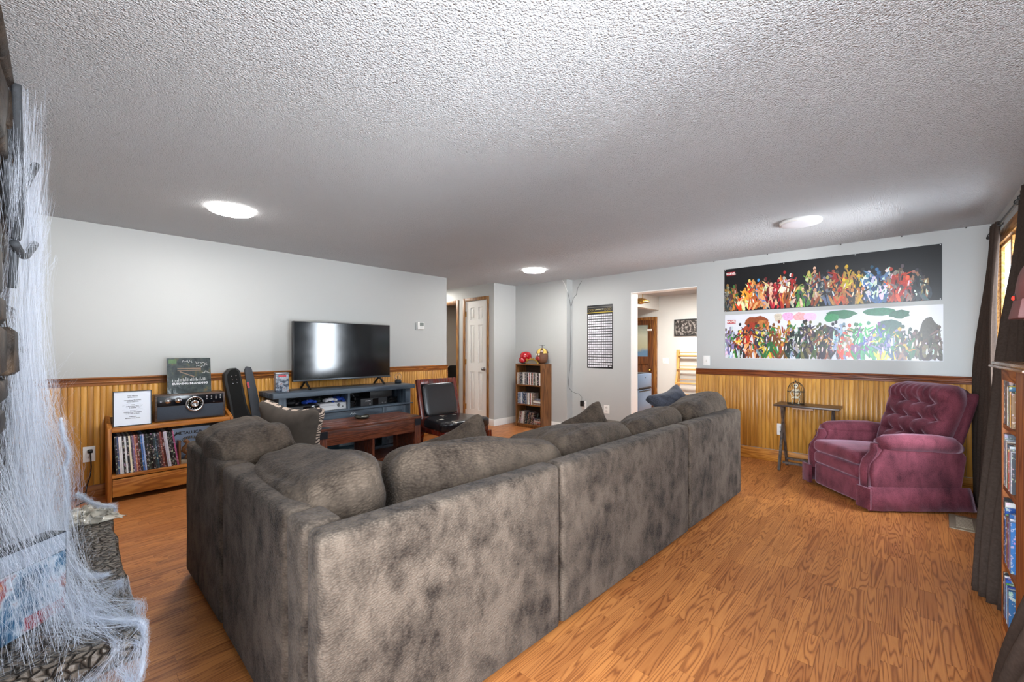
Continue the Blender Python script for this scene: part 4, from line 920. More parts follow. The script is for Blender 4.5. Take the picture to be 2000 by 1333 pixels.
# worn leather chair
cher = wood('cherry_frame', '3c120c', '5c1f15', '70291c', 'Z', 0.28, coat=0.3)
k = NT('worn_black_leather'); v = k.coord(); n1 = k.noise(v, 7.5, 5, 0.62, 0.4); zc = k.n('ShaderNodeSeparateXYZ', {0: k.n('ShaderNodeNewGeometry').outputs['Normal']}).outputs[2]
peel = k.math('GREATER_THAN', n1, 0.635); edge = k.math('GREATER_THAN', n1, 0.61)
k.p(Base_Color=k.mix(peel, k.mix(edge, lin('17161a'), lin('4c443c')), lin('c9c2b6')), Roughness=k.math('ADD', k.math('MULTIPLY', peel, 0.5), 0.22)); k.bump(k.math('SUBTRACT', k.noise(v, 60, 3), peel), 0.25, 0.003); M['worn'] = k.m
M['leather'] = plain('16171b', 0.24, var=0.2, scale=40, bump=0.12, spec=0.7)
ch = thing('side_chair', 'armless cherry wood chair with black leather back and peeling worn seat', 'chair', (3.06, 3.78, 0), R(-2))
def chseat(p): return lump(Vector((p.x*(1.0+0.12*(-p.y/0.25)), p.y, p.z)), 3, 0.006, 5)
MB().soft(0.315, 0.27, 0.062, 0.33, 12, chseat, (0, -0.02, 0.372)).build('seat', M['worn'], ch, smooth=True)
MB().box(-0.31, 0.31, -0.26, 0.22, 0.27, 0.325).build('seat_rail', cher, ch, bevel=0.006)
for s in (-1, 1):
    MB().add([(s*0.28, -0.275, 0.27), (s*0.345, -0.275, 0.27), (s*0.345, -0.21, 0.27), (s*0.28, -0.21, 0.27), (s*0.315, -0.278, 0), (s*0.35, -0.278, 0), (s*0.35, -0.243, 0), (s*0.315, -0.243, 0)], [(0, 1, 2, 3), (7, 6, 5, 4), (0, 4, 5, 1), (1, 5, 6, 2), (2, 6, 7, 3), (3, 7, 4, 0)]).build('leg', cher, ch)
    MB().bar((s*0.265, 0.235, 0.33), (s*0.265, 0.33, 0.0), 0.04, 0.05).build('leg', cher, ch)
br = thing('backrest', '', ''); del br['label']; del br['category']; br.parent = ch; br.location = (0, 0.235, 0.33); br.rotation_euler = (R(-13), 0, 0)
bkf = MB().box(-0.285, -0.235, -0.02, 0.02, -0.05, 0.54).box(0.235, 0.285, -0.02, 0.02, -0.05, 0.54).box(-0.235, 0.235, -0.02, 0.02, 0.48, 0.54).box(-0.235, 0.235, -0.02, 0.02, 0.06, 0.10).build('back_frame', cher, br, bevel=0.008)
MB().soft(0.23, 0.035, 0.195, 0.25, 10, None, (0, -0.012, 0.288)).build('back_pad', M['leather'], br, smooth=True)
MB().box(-0.232, 0.232, 0.0, 0.012, 0.10, 0.48).build('back_lining', M['leather'], br)
# small brown bookcase with discs
bwz = wood('bookcase_veneer', '573315', '75481f', '8a5c30', 'Z', 0.45)
bc = thing('bookcase', 'small brown bookcase of disc cases in the corner of the grey walls', 'bookcase', (4.83, 4.165, 0))
for s in (-1, 1): MB().box(0, 0.245, min(s*0.262, s*0.242), max(s*0.262, s*0.242), 0, 0.985).build('side_panel', bwz, bc)
for z in (0.04, 0.345, 0.645, 0.967): MB().box(0, 0.235, -0.2415, 0.2415, z, z+0.018).build('shelf', wood('bookcase_shelf', '573315', '75481f', '8a5c30', 'Y', 0.45), bc)
MB().box(0.236, 0.245, -0.2415, 0.2415, 0.02, 0.966).build('back_panel', plain('3a2412', 0.7), bc)
MB().box(0.01, 0.02, -0.2415, 0.2415, 0.0, 0.04).build('plinth', bwz, bc)
pal = ['d9d4d0', '2b2a33', '6f3b3a', 'b9b4b0', '2f3f63', '8d7a6a', 'e9e6e0', '1d1d22', '54606f', '9c5a4a', 'c9c0b2', '3b3531', 'e0dad6', '262a36', '70667a', '1a2733', 'a7a29e']
def cases(zb, y_hi, y_lo, n, hgt, lab, grp, lean=0, colr=None, depth=0.135):
    st = (y_hi-y_lo)/n
    for i in range(n):
        h_ = hgt*rnd.uniform(0.97, 1.0)
        o = MB().box(0, depth, -st*0.46, st*0.46, 0, h_).build('disc_case', M['case']); o.location = (4.838+rnd.uniform(0, 0.012), y_hi-st*(i+0.5), zb+0.0185+ (st*0.5*math.sin(abs(lean)) if lean else 0)); o.rotation_euler = (lean, 0, 0)
        o.color = lin((colr or pal)[rnd.randrange(len(colr or pal))]); tag(o, lab % ORD[i], 'disc case', grp)
def case_stack(zb, y, n, lab, grp):
    for i in range(n):
        o = MB().box(0, 0.19, -0.068, 0.068, 0, 0.0138).build('disc_case', M['case']); o.location = (4.84+rnd.uniform(0, 0.02), y+rnd.uniform(-0.006, 0.006), zb+0.0184+0.0142*i); o.color = lin(pal[rnd.randrange(len(pal))]); tag(o, lab % ORD[i], 'disc case', grp)
cases(0.645, 4.40, 3.93, 30, 0.19, '%s disc case from the left on the top shelf of the small brown bookcase', 'disc cases on the top shelf')
cases(0.345, 4.40, 4.21, 12, 0.175, '%s disc case from the left of the bluish row on the middle bookcase shelf', 'blue disc cases on the middle shelf', 0, ['3d5f86', '2f4a6d', '6f88a0', 'd2d6da', '25313f', '8a97a6'])
cases(0.345, 4.205, 4.075, 8, 0.18, '%s plain disc case right of the bluish row on the middle bookcase shelf', 'plain disc cases on the middle shelf')
case_stack(0.345, 4.0, 6, 'flat disc case, %s from below in the stack on the middle bookcase shelf', 'stacked cases on the middle shelf')
cases(0.04, 4.385, 4.23, 9, 0.19, '%s leaning disc case from the left on the bottom bookcase shelf', 'leaning cases on the bottom shelf', R(9))
cases(0.04, 4.205, 4.10, 6, 0.185, '%s of the dark leaning disc cases mid-way along the bottom bookcase shelf', 'dark leaning cases on the bottom shelf', R(13), ['1a1717', '3a2320', '6d4a38', '2b2a2c', 'b8a99a'])
case_stack(0.04, 4.0, 7, 'flat disc case, %s from below in the stack on the bottom bookcase shelf', 'stacked cases on the bottom shelf')
# helmets on the bookcase
redg = plain('b0101c', 0.15, var=0.1, coat=0.6)
t = thing('helmet', 'glossy red helmet with a dark visor slit on the small brown bookcase', 'helmet', (4.945, 4.315, 0.986), R(-30))
def dome(p): return Vector((p.x, p.y*(1.0 if p.z > 0 else 1-0.18*(-p.z/0.09)), p.z))
MB().soft(0.095, 0.085, 0.085, 0.85, 10, dome, (0, 0, 0.105)).build('shell', redg, t, smooth=True)
MB().soft(0.05, 0.062, 0.045, 0.6, 6, None, (-0.06, 0, 0.055)).build('face_plate', redg, t, smooth=True)
for s in (-1, 1): MB().box(-0.105, -0.085, s*0.03-0.018, s*0.03+0.018, 0.085, 0.094).build('eye_slit', M['black'], t)
MB().lathe([(0.065, 0.0), (0.075, 0.01), (0.07, 0.03)], (0, 0, 0.0), 20).build('neck_ring', M['darkgrey'], t, smooth=True)
MB().lathe([(0.0, 0.0), (0.022, 0.0), (0.02, 0.012), (0.0, 0.012)], (0.0, 0.078, 0.10), 14, 'Y').build('ear_disc', M['black'], t)
MB().prism([(0.0, 0.12), (0.03, 0.14), (-0.005, 0.155)], 0.075, 0.095, 'XZ').build('ear_fin', redg, t)
t = thing('novelty_head', 'brown novelty head in a gold striped cap with a propeller, on the bookcase', 'mask', (4.95, 3.985, 0.986), R(-20))
MB().soft(0.085, 0.085, 0.115, 0.85, 10, None, (0, 0, 0.115)).build('head', plain('6a4630', 0.45, var=0.2), t, smooth=True)
MB().soft(0.03, 0.05, 0.03, 0.7, 5, None, (-0.075, 0, 0.085)).build('jaw', plain('9a2c28', 0.4), t, smooth=True)
MB().soft(0.014, 0.016, 0.016, 1, 4, None, (-0.078, 0.03, 0.145)).soft(0.014, 0.016, 0.016, 1, 4, None, (-0.078, -0.03, 0.145)).build('eyes', plain('efe9d8', 0.3), t, smooth=True)
for q in range(10):
    a0, a1 = 2*PI*q/10, 2*PI*(q+1)/10; vs = []; fs = []
    for i in range(6):
        ph = PI/2*i/5
        for a in (a0, (a0+a1)/2, a1): vs.append((0.092*math.cos(ph)*math.cos(a), 0.092*math.cos(ph)*math.sin(a), 0.165+0.082*math.sin(ph)))
    for i in range(5):
        for j in range(2): fs.append((i*3+j, i*3+j+1, (i+1)*3+j+1, (i+1)*3+j))
    MB().add(vs, fs).build('cap_panel', plain('d8b75e' if q % 2 else '5c3b22', 0.35), t, smooth=True)
MB().lathe([(0.005, 0.24), (0.005, 0.285), (0.0, 0.285)], (0, 0, 0), 8).build('propeller_post', M['darkgrey'], t)
MB().bar((0.0, -0.062, 0.285), (0.0, 0.062, 0.285), 0.016, 0.005).build('propeller', plain('3b4148', 0.4), t)
t = thing('gold_emblem', 'half-round gold and grey ornament lying before the two heads', 'ornament', (4.872, 4.125, 0.986), 0)
a_ = [PI*i/14 for i in range(15)]
MB().tube([(0, 0.12*math.cos(a), 0.004+0.065*math.sin(a)) for a in a_], 0.012, 8).build('rim', plain('b99642', 0.3, 0.6), t, smooth=True)
MB().prism([(0.11*math.cos(a), 0.056*math.sin(a)+0.002) for a in a_], -0.004, 0.006, 'YZ').build('plate', plain('7d7468', 0.5), t)
for q in range(4): MB().soft(0.008, 0.014, 0.02, 0.8, 4, None, (0, 0.10-0.066*q, 0.05+0.03*math.sin(PI*(q+0.5)/4))).build('stud', plain('c7a24b', 0.3, 0.6), t, smooth=True)
# ---------------------------------------------------------------- posters on the back wall
k = NT('printed_tints'); at_ = k.n('ShaderNodeAttribute', attribute_name='tint')
nz = k.noise(k.coord(), 55, 3, 0.7)
k.p(Base_Color=k.mix(k.math('MULTIPLY', nz, 1.0), k.mix(1.0, at_.outputs['Color'], (0.45, 0.45, 0.45, 1), 'MULTIPLY'), k.mix(1.0, at_.outputs['Color'], (1.6, 1.6, 1.6, 1), 'MULTIPLY')), Roughness=0.28); M['print'] = k.m
def crowd(seed, W_, H_, spans, density, base, parent, z_hi, masses):
    # loose abstract brush-stroke clusters of colour, laid out along the sheet; purely decorative
    q = random.Random(seed); b = MB(); lay = [0]
    def blob(cy, cz, ry, rz_, col, rot=0.0, n=9, jag=0.22):
        lay[0] += 1; x_ = -0.0012-0.0000035*lay[0]
        pts = []
        for i in range(n):
            a = 2*PI*i/n; r_ = 1+q.uniform(-jag, jag)
            u, v = ry*r_*math.cos(a), rz_*r_*math.sin(a)
            yy = cy+u*math.cos(rot)-v*math.sin(rot); zz = cz+u*math.sin(rot)+v*math.cos(rot)
            pts.append((x_, max(-W_/2+0.003, min(W_/2-0.003, yy)), max(0.004, min(H_-0.004, zz))))
        b.col = tuple(c*q.uniform(0.75, 1.25) for c in lin(col)[:3])+(1,); b.add(pts, [list(range(n))])
    for u, zc, ru, rz_, col, rot in masses: blob(W_/2-u*W_, zc*H_, ru*W_, rz_*H_, col, rot, 14, 0.16)
    for row in range(3):
        for u0, u1, cols in spans:
            k_ = int(density*(u1-u0))
            for i in range(k_):
                u = q.uniform(u0, u1); cy = W_/2-u*W_                      # u runs left to right as seen from the room
                hh = (0.60, 0.44, 0.26)[row]*H_*q.uniform(0.85, 1.12)*z_hi(u)
                c1, c2, c3 = q.choice(cols), q.choice(cols), q.choice(cols)
                t_ = q.uniform(-0.3, 0.3)
                blob(cy, hh*0.62, 0.022*q.uniform(0.7, 1.5), 0.06*q.uniform(0.8, 1.3), c1, t_)
                blob(cy+q.uniform(-.02, .02), hh*0.30, 0.012, 0.06, c2, q.uniform(-0.5, 0.5)); blob(cy+q.uniform(-.03, .03), hh*0.28, 0.010, 0.055, c2, q.uniform(-0.6, 0.6))
                blob(cy+q.uniform(-.035, .035), hh*0.68, 0.008, 0.05, c3, q.uniform(-1.2, 1.2)); blob(cy+q.uniform(-.04, .04), hh*0.72, 0.007, 0.045, c1, q.uniform(-1.2, 1.2))
                blob(cy+q.uniform(-.01, .01), hh*0.86, 0.013, 0.019, c3, 0, 8, 0.1)
                blob(cy+q.uniform(-.01, .01), hh*0.64, 0.006, 0.03, base if q.random() < 0.5 else 'e8d8c8', t_, 7)
    return b.build('printed_strokes', M['print'], parent)
def poster(lab, y0, y1, z0, z1, hexc, spans, seed, zfn, logo_on, base, masses=()):
    t = thing('poster', lab, 'poster', (XB-0.0005, (y0+y1)/2, z0), 0, 'wide posters on the grey wall')
    W_, H_ = y1-y0, z1-z0
    MB().box(-0.0012, 0, -W_/2, W_/2, 0, H_).build('sheet', plain(hexc, 0.28, var=0.04, scale=3), t)
    crowd(seed, W_, H_, spans, 62, base, t, zfn, masses)
    MB().box(-0.0028, -0.0022, W_/2-0.115, W_/2-0.025, H_*logo_on-0.021, H_*logo_on+0.021).build('logo_box', plain('b3202c', 0.35), t)
    text('lettering', 'MARVEL', 0.034, plain('f2ece8', 0.35), t, face_mx((-0.0032, W_/2-0.07, H_*logo_on), '-X') @ Matrix.Scale(0.8, 4, (1, 0, 0)), bold=0.0012)
    b = MB()
    for y_ in (-W_/2+0.01, -W_/6, W_/6, W_/2-0.01):
        for z_ in (0.008, H_-0.008): b.lathe([(0.004, -0.004), (0.0045, -0.001)], (0, y_, z_), 8, 'X')
    b.build('tacks', plain('d9d9d9', 0.3), t)
    return t
warm = ['c9502a', 'd98a3a', 'a32a22', 'e8b860', '6a3a22', '2c1c16']
poster('wide black poster of crowded colourful brush strokes, upper of the two', -0.278, 1.487, 1.652, 2.145, '101012',
       [(0.0, 0.05, ['77706a', 'c9c2b2', '3a3a40', '8c6a3a']), (0.05, 0.10, ['c9823a', '8a5a3a', '3b6a35', '5c3a2a']), (0.09, 0.17, ['e24a1f', 'f29a3a', 'f7d07a', 'd9401f', 'f6e2b0']), (0.16, 0.24, ['4a86c0', 'c98a4a', 'd9a06a', '6a5a52', 'c05a2a']),
        (0.24, 0.33, ['8a1f2c', 'b0282f', '6a1a22', 'd9b48a', '3a1a1c']), (0.33, 0.40, ['c9823a', 'b5b0ae', 'a32a22', '8c4a2a', 'e0d6c8']), (0.40, 0.50, ['3f6a3a', '7fae4a', '2a2a2e', 'c0aa62', 'd9c8a0', '4a4a52']), (0.48, 0.58, ['3a3f4a', '8a4a35', 'c0a070', '6a7080', '2a2c30']),
        (0.57, 0.64, ['a52a20', 'c9582c', '3a3436', 'b07a4a']), (0.62, 0.70, ['e8cf3a', 'c9b02a', '2e2e30', 'c08a4a']), (0.70, 0.81, ['3c6a9a', '5a86b0', '2a4a70', 'dfe6ee', 'c4d0dc']), (0.80, 0.89, ['b0402a', 'a03028', '5a4a48', 'd0603a', '8a7a70']), (0.89, 0.95, ['33363c', '50565e', '8c6a52', '24262a'])],
       11, lambda u: 1.05+0.35*math.sin(PI*min(1, u*1.05)), 0.88, '101012')
poster('wide white poster of crowded colourful brush strokes, lower of the two', -0.285, 1.482, 1.112, 1.612, 'dcdde3',
       [(0.0, 0.07, ['3a8a3a', '8a86a0', 'c6c2d2', '5a4a3a', 'e0dce6']), (0.07, 0.14, ['e8c040', 'a03a38', '3c5c34', '2f2f38', 'c9c9d2']), (0.12, 0.26, ['c03a26', 'a8552e', '7a3a20', 'd98a4a', '6a2a1a', 'e0b080']), (0.18, 0.28, ['2f6a34', 'd9c040', '3a3a40', '8a8a96']), (0.25, 0.36, ['c99a3a', 'b07a2a', '6a4a22', '3a7a3a', '8a3a2a']), (0.34, 0.44, ['1f2422', '2a3a2c', '2c6a48', '9aa0a8', '4a4038']),
        (0.42, 0.54, ['2a2a2c', '4a5a32', '6a5a4a', '3a3040', '7a6a4a']), (0.50, 0.58, ['4a3a5a', '8a4a34', 'c98a5a', '3a4a2c', '2c2430']), (0.56, 0.62, ['9ab0c4', '7a94ac', '4a4a52', 'c4d0dc']), (0.60, 0.66, ['d94a2a', 'b08a6a', 'e8d8d0', 'a03a2a']), (0.66, 0.76, ['1f8a4a', '2fa860', '3a5ab0', '7a4a8a', '2a6a3a']), (0.74, 0.84, ['e0cf3a', '2f8a4a', '4a5aa0', '8a8ab0', '24507a']), (0.83, 0.90, ['3a6a4a', 'c9a04a', '5a4a5a', '9a6a5a', '2c4a3c']), (0.90, 0.985, ['4c4238', '5f5346', '3a322a', '6e6252'])],
       23, lambda u: 1.05+0.35*math.sin(PI*min(1, 0.25+u*0.8)), 0.84, 'dcdde3',
       [(0.19, 0.78, 0.065, 0.17, '8a4a28', 0), (0.16, 0.66, 0.05, 0.14, 'b03a24', 0), (0.22, 0.72, 0.035, 0.15, 'c07a40', 0), (0.30, 0.90, 0.022, 0.09, 'b9d6b0', 0), (0.35, 0.90, 0.03, 0.09, 'e0b4bc', 0), (0.41, 0.90, 0.03, 0.09, 'd8a0ac', 0), (0.46, 0.88, 0.03, 0.09, 'e6c8cc', 0),
        (0.60, 0.90, 0.07, 0.09, '1f7a48', 0), (0.56, 0.84, 0.035, 0.08, '2a8a52', 0), (0.76, 0.92, 0.07, 0.08, '1f7a48', 0), (0.84, 0.86, 0.04, 0.08, '24604a', 0), (0.44, 0.5, 0.05, 0.2, '20241f', 0), (0.53, 0.5, 0.04, 0.18, '3a3030', 0), (0.95, 0.5, 0.035, 0.26, '4f443a', 0), (0.80, 0.62, 0.05, 0.16, '2f5a4a', 0)])
# tall grid poster
t = thing('poster', 'tall narrow black poster with a grid of white squares on the grey wall', 'poster', (XB-0.0005, 3.149, 0.938))
W_, H_ = 0.42, 0.914
MB().box(-0.0014, 0, -W_/2, W_/2, 0, H_).build('sheet', plain('18181a', 0.35), t)
b = MB()
for r_ in range(21):
    for c_ in range(12):
        if r_ == 0 and c_ >= 10: continue
        yy = W_/2-0.013-0.0332*c_; zz = 0.02+0.0367*r_
        sh = 0.58+0.22*rnd.random(); b.col = (sh, sh, sh*1.05, 1); b.box(-0.0018, -0.0012, yy-0.0285, yy, zz, zz+0.0255)
b.build('grid_squares', (lambda k: (k.t.links.new(k.n('ShaderNodeAttribute', attribute_name='tint').outputs['Color'], k.b.inputs['Base Color']), k.p(Roughness=0.4))[1])(NT('grid_tints')), t)
MB().box(-0.0018, -0.0012, -W_/2, W_/2, 0.803, 0.813).build('yellow_line', plain('c9b23a', 0.4), t)
b = MB()
for y_ in (0.17, 0.13, 0.09, -0.09, -0.13, -0.17):
    b.tube([(-0.0016, y_+0.016*math.cos(a), 0.845+0.016*math.sin(a)) for a in [2*PI*i/14 for i in range(15)]], 0.0014, 4)
b.build('round_emblems', plain('b9a24a', 0.4), t)
text('lettering', 'TOP 250 MOVIES', 0.022, plain('cfc7a0', 0.4), t, face_mx((-0.0018, 0, 0.85), '-X') @ Matrix.Scale(0.8, 4, (1, 0, 0)), bold=0.0006)
MB().box(-0.0018, -0.0012, -0.2, 0.2, 0.882, 0.886).build('header_line', plain('8d8a80', 0.4), t)
MB().box(-0.0018, -0.0012, -0.19, -0.145, 0.028, 0.04).build('maker_mark', plain('d9d9d9', 0.4), t)
# hooks along the ceiling line
hooks = [(XB-0.008, 1.6), (XB-0.008, 1.05), (XB-0.008, 0.42), (XB-0.008, -0.02), (XB-0.008, -0.42)]
for i, (x, y) in enumerate(hooks):
    o = MB().lathe([(0.0, -0.012), (0.006, -0.010), (0.004, 0.0)], (0, 0, 0), 8).build('ceiling_hook', plain('5c5a58', 0.4)); o.location = (x, y, CEIL)
    tag(o, 'tiny hook at the ceiling line above the poster wall, %s from the kitchen opening' % ('first', 'second', 'third', 'fourth', 'fifth')[i], 'hook', 'hooks along the ceiling')
# ---------------------------------------------------------------- folding tray table with the skeleton cage
dk = wood('espresso_tray', '2e211b', '463630', '5a4840', 'Y', 0.3)
dkv = wood('espresso_legs', '2e241f', '4c413b', '5f534c', 'Z', 0.4)
tt = thing('tray_table', 'dark brown folding tray table standing against the wainscot', 'table', (5.02, 0.665, 0))
MB().box(-0.14, 0.165, -0.265, 0.265, 0.64, 0.66).build('top', dk, tt, bevel=0.005)
for s in (-1, 1):
    yy = s*0.205
    MB().bar((-0.135, yy+0.012, 0.0), (0.135, yy+0.012, 0.638), 0.022, 0.03).build('leg', dkv, tt)
    MB().bar((0.135, yy-0.012, 0.0), (-0.125, yy-0.012, 0.638), 0.022, 0.03).build('leg', dkv, tt)
MB().bar((-0.10, -0.19, 0.08), (-0.10, 0.19, 0.08), 0.035, 0.02).build('stretcher', dkv, tt)
MB().bar((0.10, -0.19, 0.08), (0.10, 0.19, 0.08), 0.035, 0.02).build('stretcher', dkv, tt)
MB().box(-0.10, -0.06, -0.06, 0.11, 0.622, 0.64).build('catch_strip', plain('b58f74', 0.5), tt)
cg = thing('bird_cage', 'small black wire birdcage on the tray table', 'cage', (5.05, 0.765, 0.6605))
b = MB()
CR, CZ = 0.072, 0.13
for q in range(10):
    a = 2*PI*q/10
    pts = [(CR*math.cos(a), CR*math.sin(a), 0.004)] + [(CR*math.cos(p_)*math.cos(a), CR*math.cos(p_)*math.sin(a), CZ+0.095*math.sin(p_)) for p_ in [PI/2*i/7 for i in range(8)]]
    MB().tube(pts, 0.0022, 5).build('bar', M['black'], cg, smooth=True)
for z in (0.125, 0.004): MB().tube([(CR*math.cos(2*PI*i/24), CR*math.sin(2*PI*i/24), z) for i in range(25)], 0.003, 5).build('ring', M['black'], cg, smooth=True)
MB().lathe([(0.0, 0.0), (0.074, 0.0), (0.074, 0.004), (0.0, 0.004)], (0, 0, 0), 24).build('base', M['black'], cg)
MB().lathe([(0.0, 0.222), (0.006, 0.226), (0.004, 0.236), (0.0, 0.24)], (0, 0, 0), 10).build('finial', M['black'], cg, smooth=True)
bone = plain('d9d2bd', 0.5, var=0.15, scale=80)
sk = thing('skeleton_figure', 'small bone-coloured skeleton figure sitting inside the birdcage', 'figurine', (5.05, 0.765, 0.666), R(90))
MB().soft(0.019, 0.021, 0.022, 0.9, 6, None, (0, 0, 0.182)).soft(0.012, 0.012, 0.010, 0.7, 4, None, (0, 0.010, 0.163)).build('skull', bone, sk, smooth=True)
for s in (-1, 1): MB().soft(0.005, 0.004, 0.006, 1, 3, None, (s*0.008, 0.020, 0.184)).build('eye_socket', M['black'], sk, smooth=True)
MB().tube([(0, 0, 0.155), (0, -0.003, 0.11), (0, 0, 0.05)], 0.004, 6).build('spine', bone, sk, smooth=True)
for q in range(5):
    rr_ = 0.024-0.002*abs(q-2)
    MB().tube([(rr_*math.cos(a), rr_*0.75*math.sin(a), 0.142-0.012*q) for a in [2*PI*i/12 for i in range(13)]], 0.0028, 5).build('rib', bone, sk, smooth=True)
MB().soft(0.022, 0.012, 0.012, 0.7, 4, None, (0, 0, 0.06)).build('pelvis', bone, sk, smooth=True)
for s in (-1, 1):
    MB().tube([(s*0.02, 0, 0.145), (s*0.045, 0.006, 0.105), (s*0.03, 0.025, 0.075)], [0.004, 0.003, 0.003], 5).soft(0.006, 0.008, 0.005, 0.8, 3, None, (s*0.03, 0.028, 0.074)).build('arm', bone, sk, smooth=True)
    MB().tube([(s*0.015, 0.0, 0.058), (s*0.035, 0.02, 0.055), (s*0.026, 0.022, 0.012)], [0.004, 0.0035, 0.003], 5).soft(0.007, 0.014, 0.004, 0.8, 3, None, (s*0.028, 0.030, 0.005)).build('leg', bone, sk, smooth=True)
# floor register
t = thing('floor_register', 'beige metal floor register in the oak floor behind the recliner', 'vent', (4.27, -0.335, 0.0), R(-3))
vm = plain('8f8470', 0.45, 0.3)
MB().box(-0.17, 0.17, -0.075, 0.075, 0, 0.006).build('frame', vm, t, bevel=0.003)
for q in range(12): MB().box(-0.125+q*0.021, -0.111+q*0.021, -0.04, 0.04, 0.006, 0.009).build('louver', plain('a59a86', 0.45, 0.3), t)
# ---------------------------------------------------------------- curtains and rod
k = NT('brown_curtain_cloth'); v = k.coord()
k.p(Base_Color=k.mix(k.noise(v, 90, 2), lin('2e2621'), lin('4a3e37')), Roughness=0.9); k.b.inputs['Specular IOR Level'].default_value = 0.1
k.bump(k.noise(v, 240, 2), 0.2, 0.002); M['curtain'] = k.m
RODY, RODZ = -0.510, 2.085
def curtain(lab, top, mid, bot, npl, amp, z0=0.012, zt=RODZ+0.02):
    # top / mid / bot: (x0, y0, x1, y1) of the cloth at the rod, half way and at the hem
    t = thing('curtain', lab, 'curtain', ((top[0]+top[2])/2, RODY, z0))
    ox, oy, oz = t.location
    nu, nv = npl*10, 34; vs = []
    for side in (0, 1):
        for j in range(nv+1):
            s = j/nv; z = zt+(z0-zt)*s
            if s < 0.5: a, c, f = top, mid, s/0.5
            else: a, c, f = mid, bot, (s-0.5)/0.5
            f = f*f*(3-2*f)*0.5+f*0.5
            x0, y0, x1, y1 = [a[i]+(c[i]-a[i])*f for i in range(4)]
            L = math.hypot(x1-x0, y1-y0) or 1; nx, ny = -(y1-y0)/L, (x1-x0)/L
            for i in range(nu+1):
                u = i/nu; ph = u*npl*2*PI
                w_ = amp*(0.75+0.5*s)*math.sin(ph+0.6*math.sin(2.3*s+u*4)) + 0.012*math.sin(5*u+6*s) + (0.003 if side else 0)
                zz = z - (0.015*math.sin(ph*0.5+1) if j == nv else 0)*0
                vs.append((x0+(x1-x0)*u+nx*w_-ox, y0+(y1-y0)*u+ny*w_-oy, zz-oz))
    N = (nu+1)*(nv+1); fs = []
    for side in (0, 1):
        for j in range(nv):
            for i in range(nu):
                a = side*N+j*(nu+1)+i; fs.append((a, a+1, a+nu+2, a+nu+1))
    for i in range(nu): fs.append((i, i+1, N+i+1, N+i)); q = nv*(nu+1)+i; fs.append((q, q+1, N+q+1, N+q))
    for j in range(nv): q = j*(nu+1); fs.append((q, q+nu+1, N+q+nu+1, N+q)); q += nu; fs.append((q, q+nu+1, N+q+nu+1, N+q))
    MB().add(vs, fs).build('cloth', M['curtain'], t, smooth=True)
    for i in range(npl+1):
        x_ = top[0]+(top[2]-top[0])*i/npl
        MB().tube([(x_-ox, 0.014*math.cos(2*PI*q/12), RODZ-oz+0.014*math.sin(2*PI*q/12)) for q in range(13)], 0.003, 5).build('curtain_ring', M['black'], t, smooth=True)
    return t
curtain('dark brown curtain in the far corner, behind the recliner', (4.38, RODY, 4.80, RODY), (4.34, -0.48, 4.92, -0.455), (4.34, -0.485, 5.0, -0.45), 6, 0.022)
curtain('brown curtain between the window and the wooden bookcase, flaring at its hem', (3.30, RODY, 3.80, RODY), (3.05, -0.47, 3.55, -0.40), (2.90, -0.40, 3.14, -0.262), 5, 0.018)
curtain('nearest brown curtain, its hem sweeping out before the wooden bookcase', (1.22, RODY, 1.62, RODY), (1.20, -0.40, 1.55, -0.32), (1.45, -0.19, 2.27, -0.245), 5, 0.015)
t = thing('curtain_rod', 'black curtain rod along the top of the window wall', 'curtain rod', (2.6, RODY, RODZ))
MB().tube([(-2.45, 0, 0), (2.28, 0, 0)], 0.008, 10).build('rod', M['black'], t, smooth=True)
for x in (-2.45, 2.28): MB().soft(0.016, 0.014, 0.014, 1, 4, None, (x, 0, 0)).build('finial', M['black'], t, smooth=True)
for x in (-2.3, -0.3, 1.25, 2.22):
    MB().tube([(x, 0, -0.004), (x, -0.03, 0.0), (x, YR-RODY+0.001, 0.0)], 0.005, 6).build('bracket', M['black'], t, smooth=True)
# ---------------------------------------------------------------- wooden bookcase by the window
bx = wood('orange_bookcase', '6e3410', '93501d', 'a8632c', 'Z', 0.55, spec=0.3)
bxx = wood('orange_bookcase_shelf', '6e3410', '93501d', 'a8632c', 'X', 0.55, spec=0.3)
BX0, BX1, BY = 2.20, 2.845, -0.335
bcx = thing('bookcase', 'orange-brown wooden bookcase full of books and discs by the window', 'bookcase', (BX0, BY, 0))
Wd = BX1-BX0
MB().box(Wd-0.025, Wd, -0.205, 0, 0.0, 1.14).build('side_panel', bx, bcx, bevel=0.003)
MB().box(0, 0.025, -0.205, 0, 0.0, 1.14).build('side_panel', bx, bcx, bevel=0.003)
MB().box(0.026, 0.335, -0.02, 0.0, 0.0, 1.14).build('wide_stile', bx, bcx, bevel=0.002)
MB().box(-0.03, Wd+0.035, -0.215, 0.035, 1.141, 1.152).box(-0.022, Wd+0.026, -0.212, 0.026, 1.152, 1.167).build('top', wood('bookcase_top', '6a4326', '8a6039', '9f7550', 'X', 0.25, coat=0.3), bcx, bevel=0.004)
MB().box(0.336, Wd-0.026, -0.015, 0.0, 1.085, 1.14).build('frieze', bxx, bcx, bevel=0.004)
for z in (0.05, 0.295, 0.625, 0.895): MB().box(0.026, Wd-0.026, -0.20, -0.002 if z > 0.1 else -0.001, z-0.02, z).build('shelf', bxx, bcx, bevel=0.002)
MB().box(0.026, Wd-0.026, -0.205, -0.2, 0.03, 1.14).build('back_panel', plain('3a2210', 0.7), bcx)
MB().box(0.336, Wd-0.026, -0.012, -0.002, 0.0, 0.029).build('plinth', bxx, bcx)
shelfname = {0.895: 'top', 0.625: 'second', 0.295: 'third', 0.05: 'bottom'}
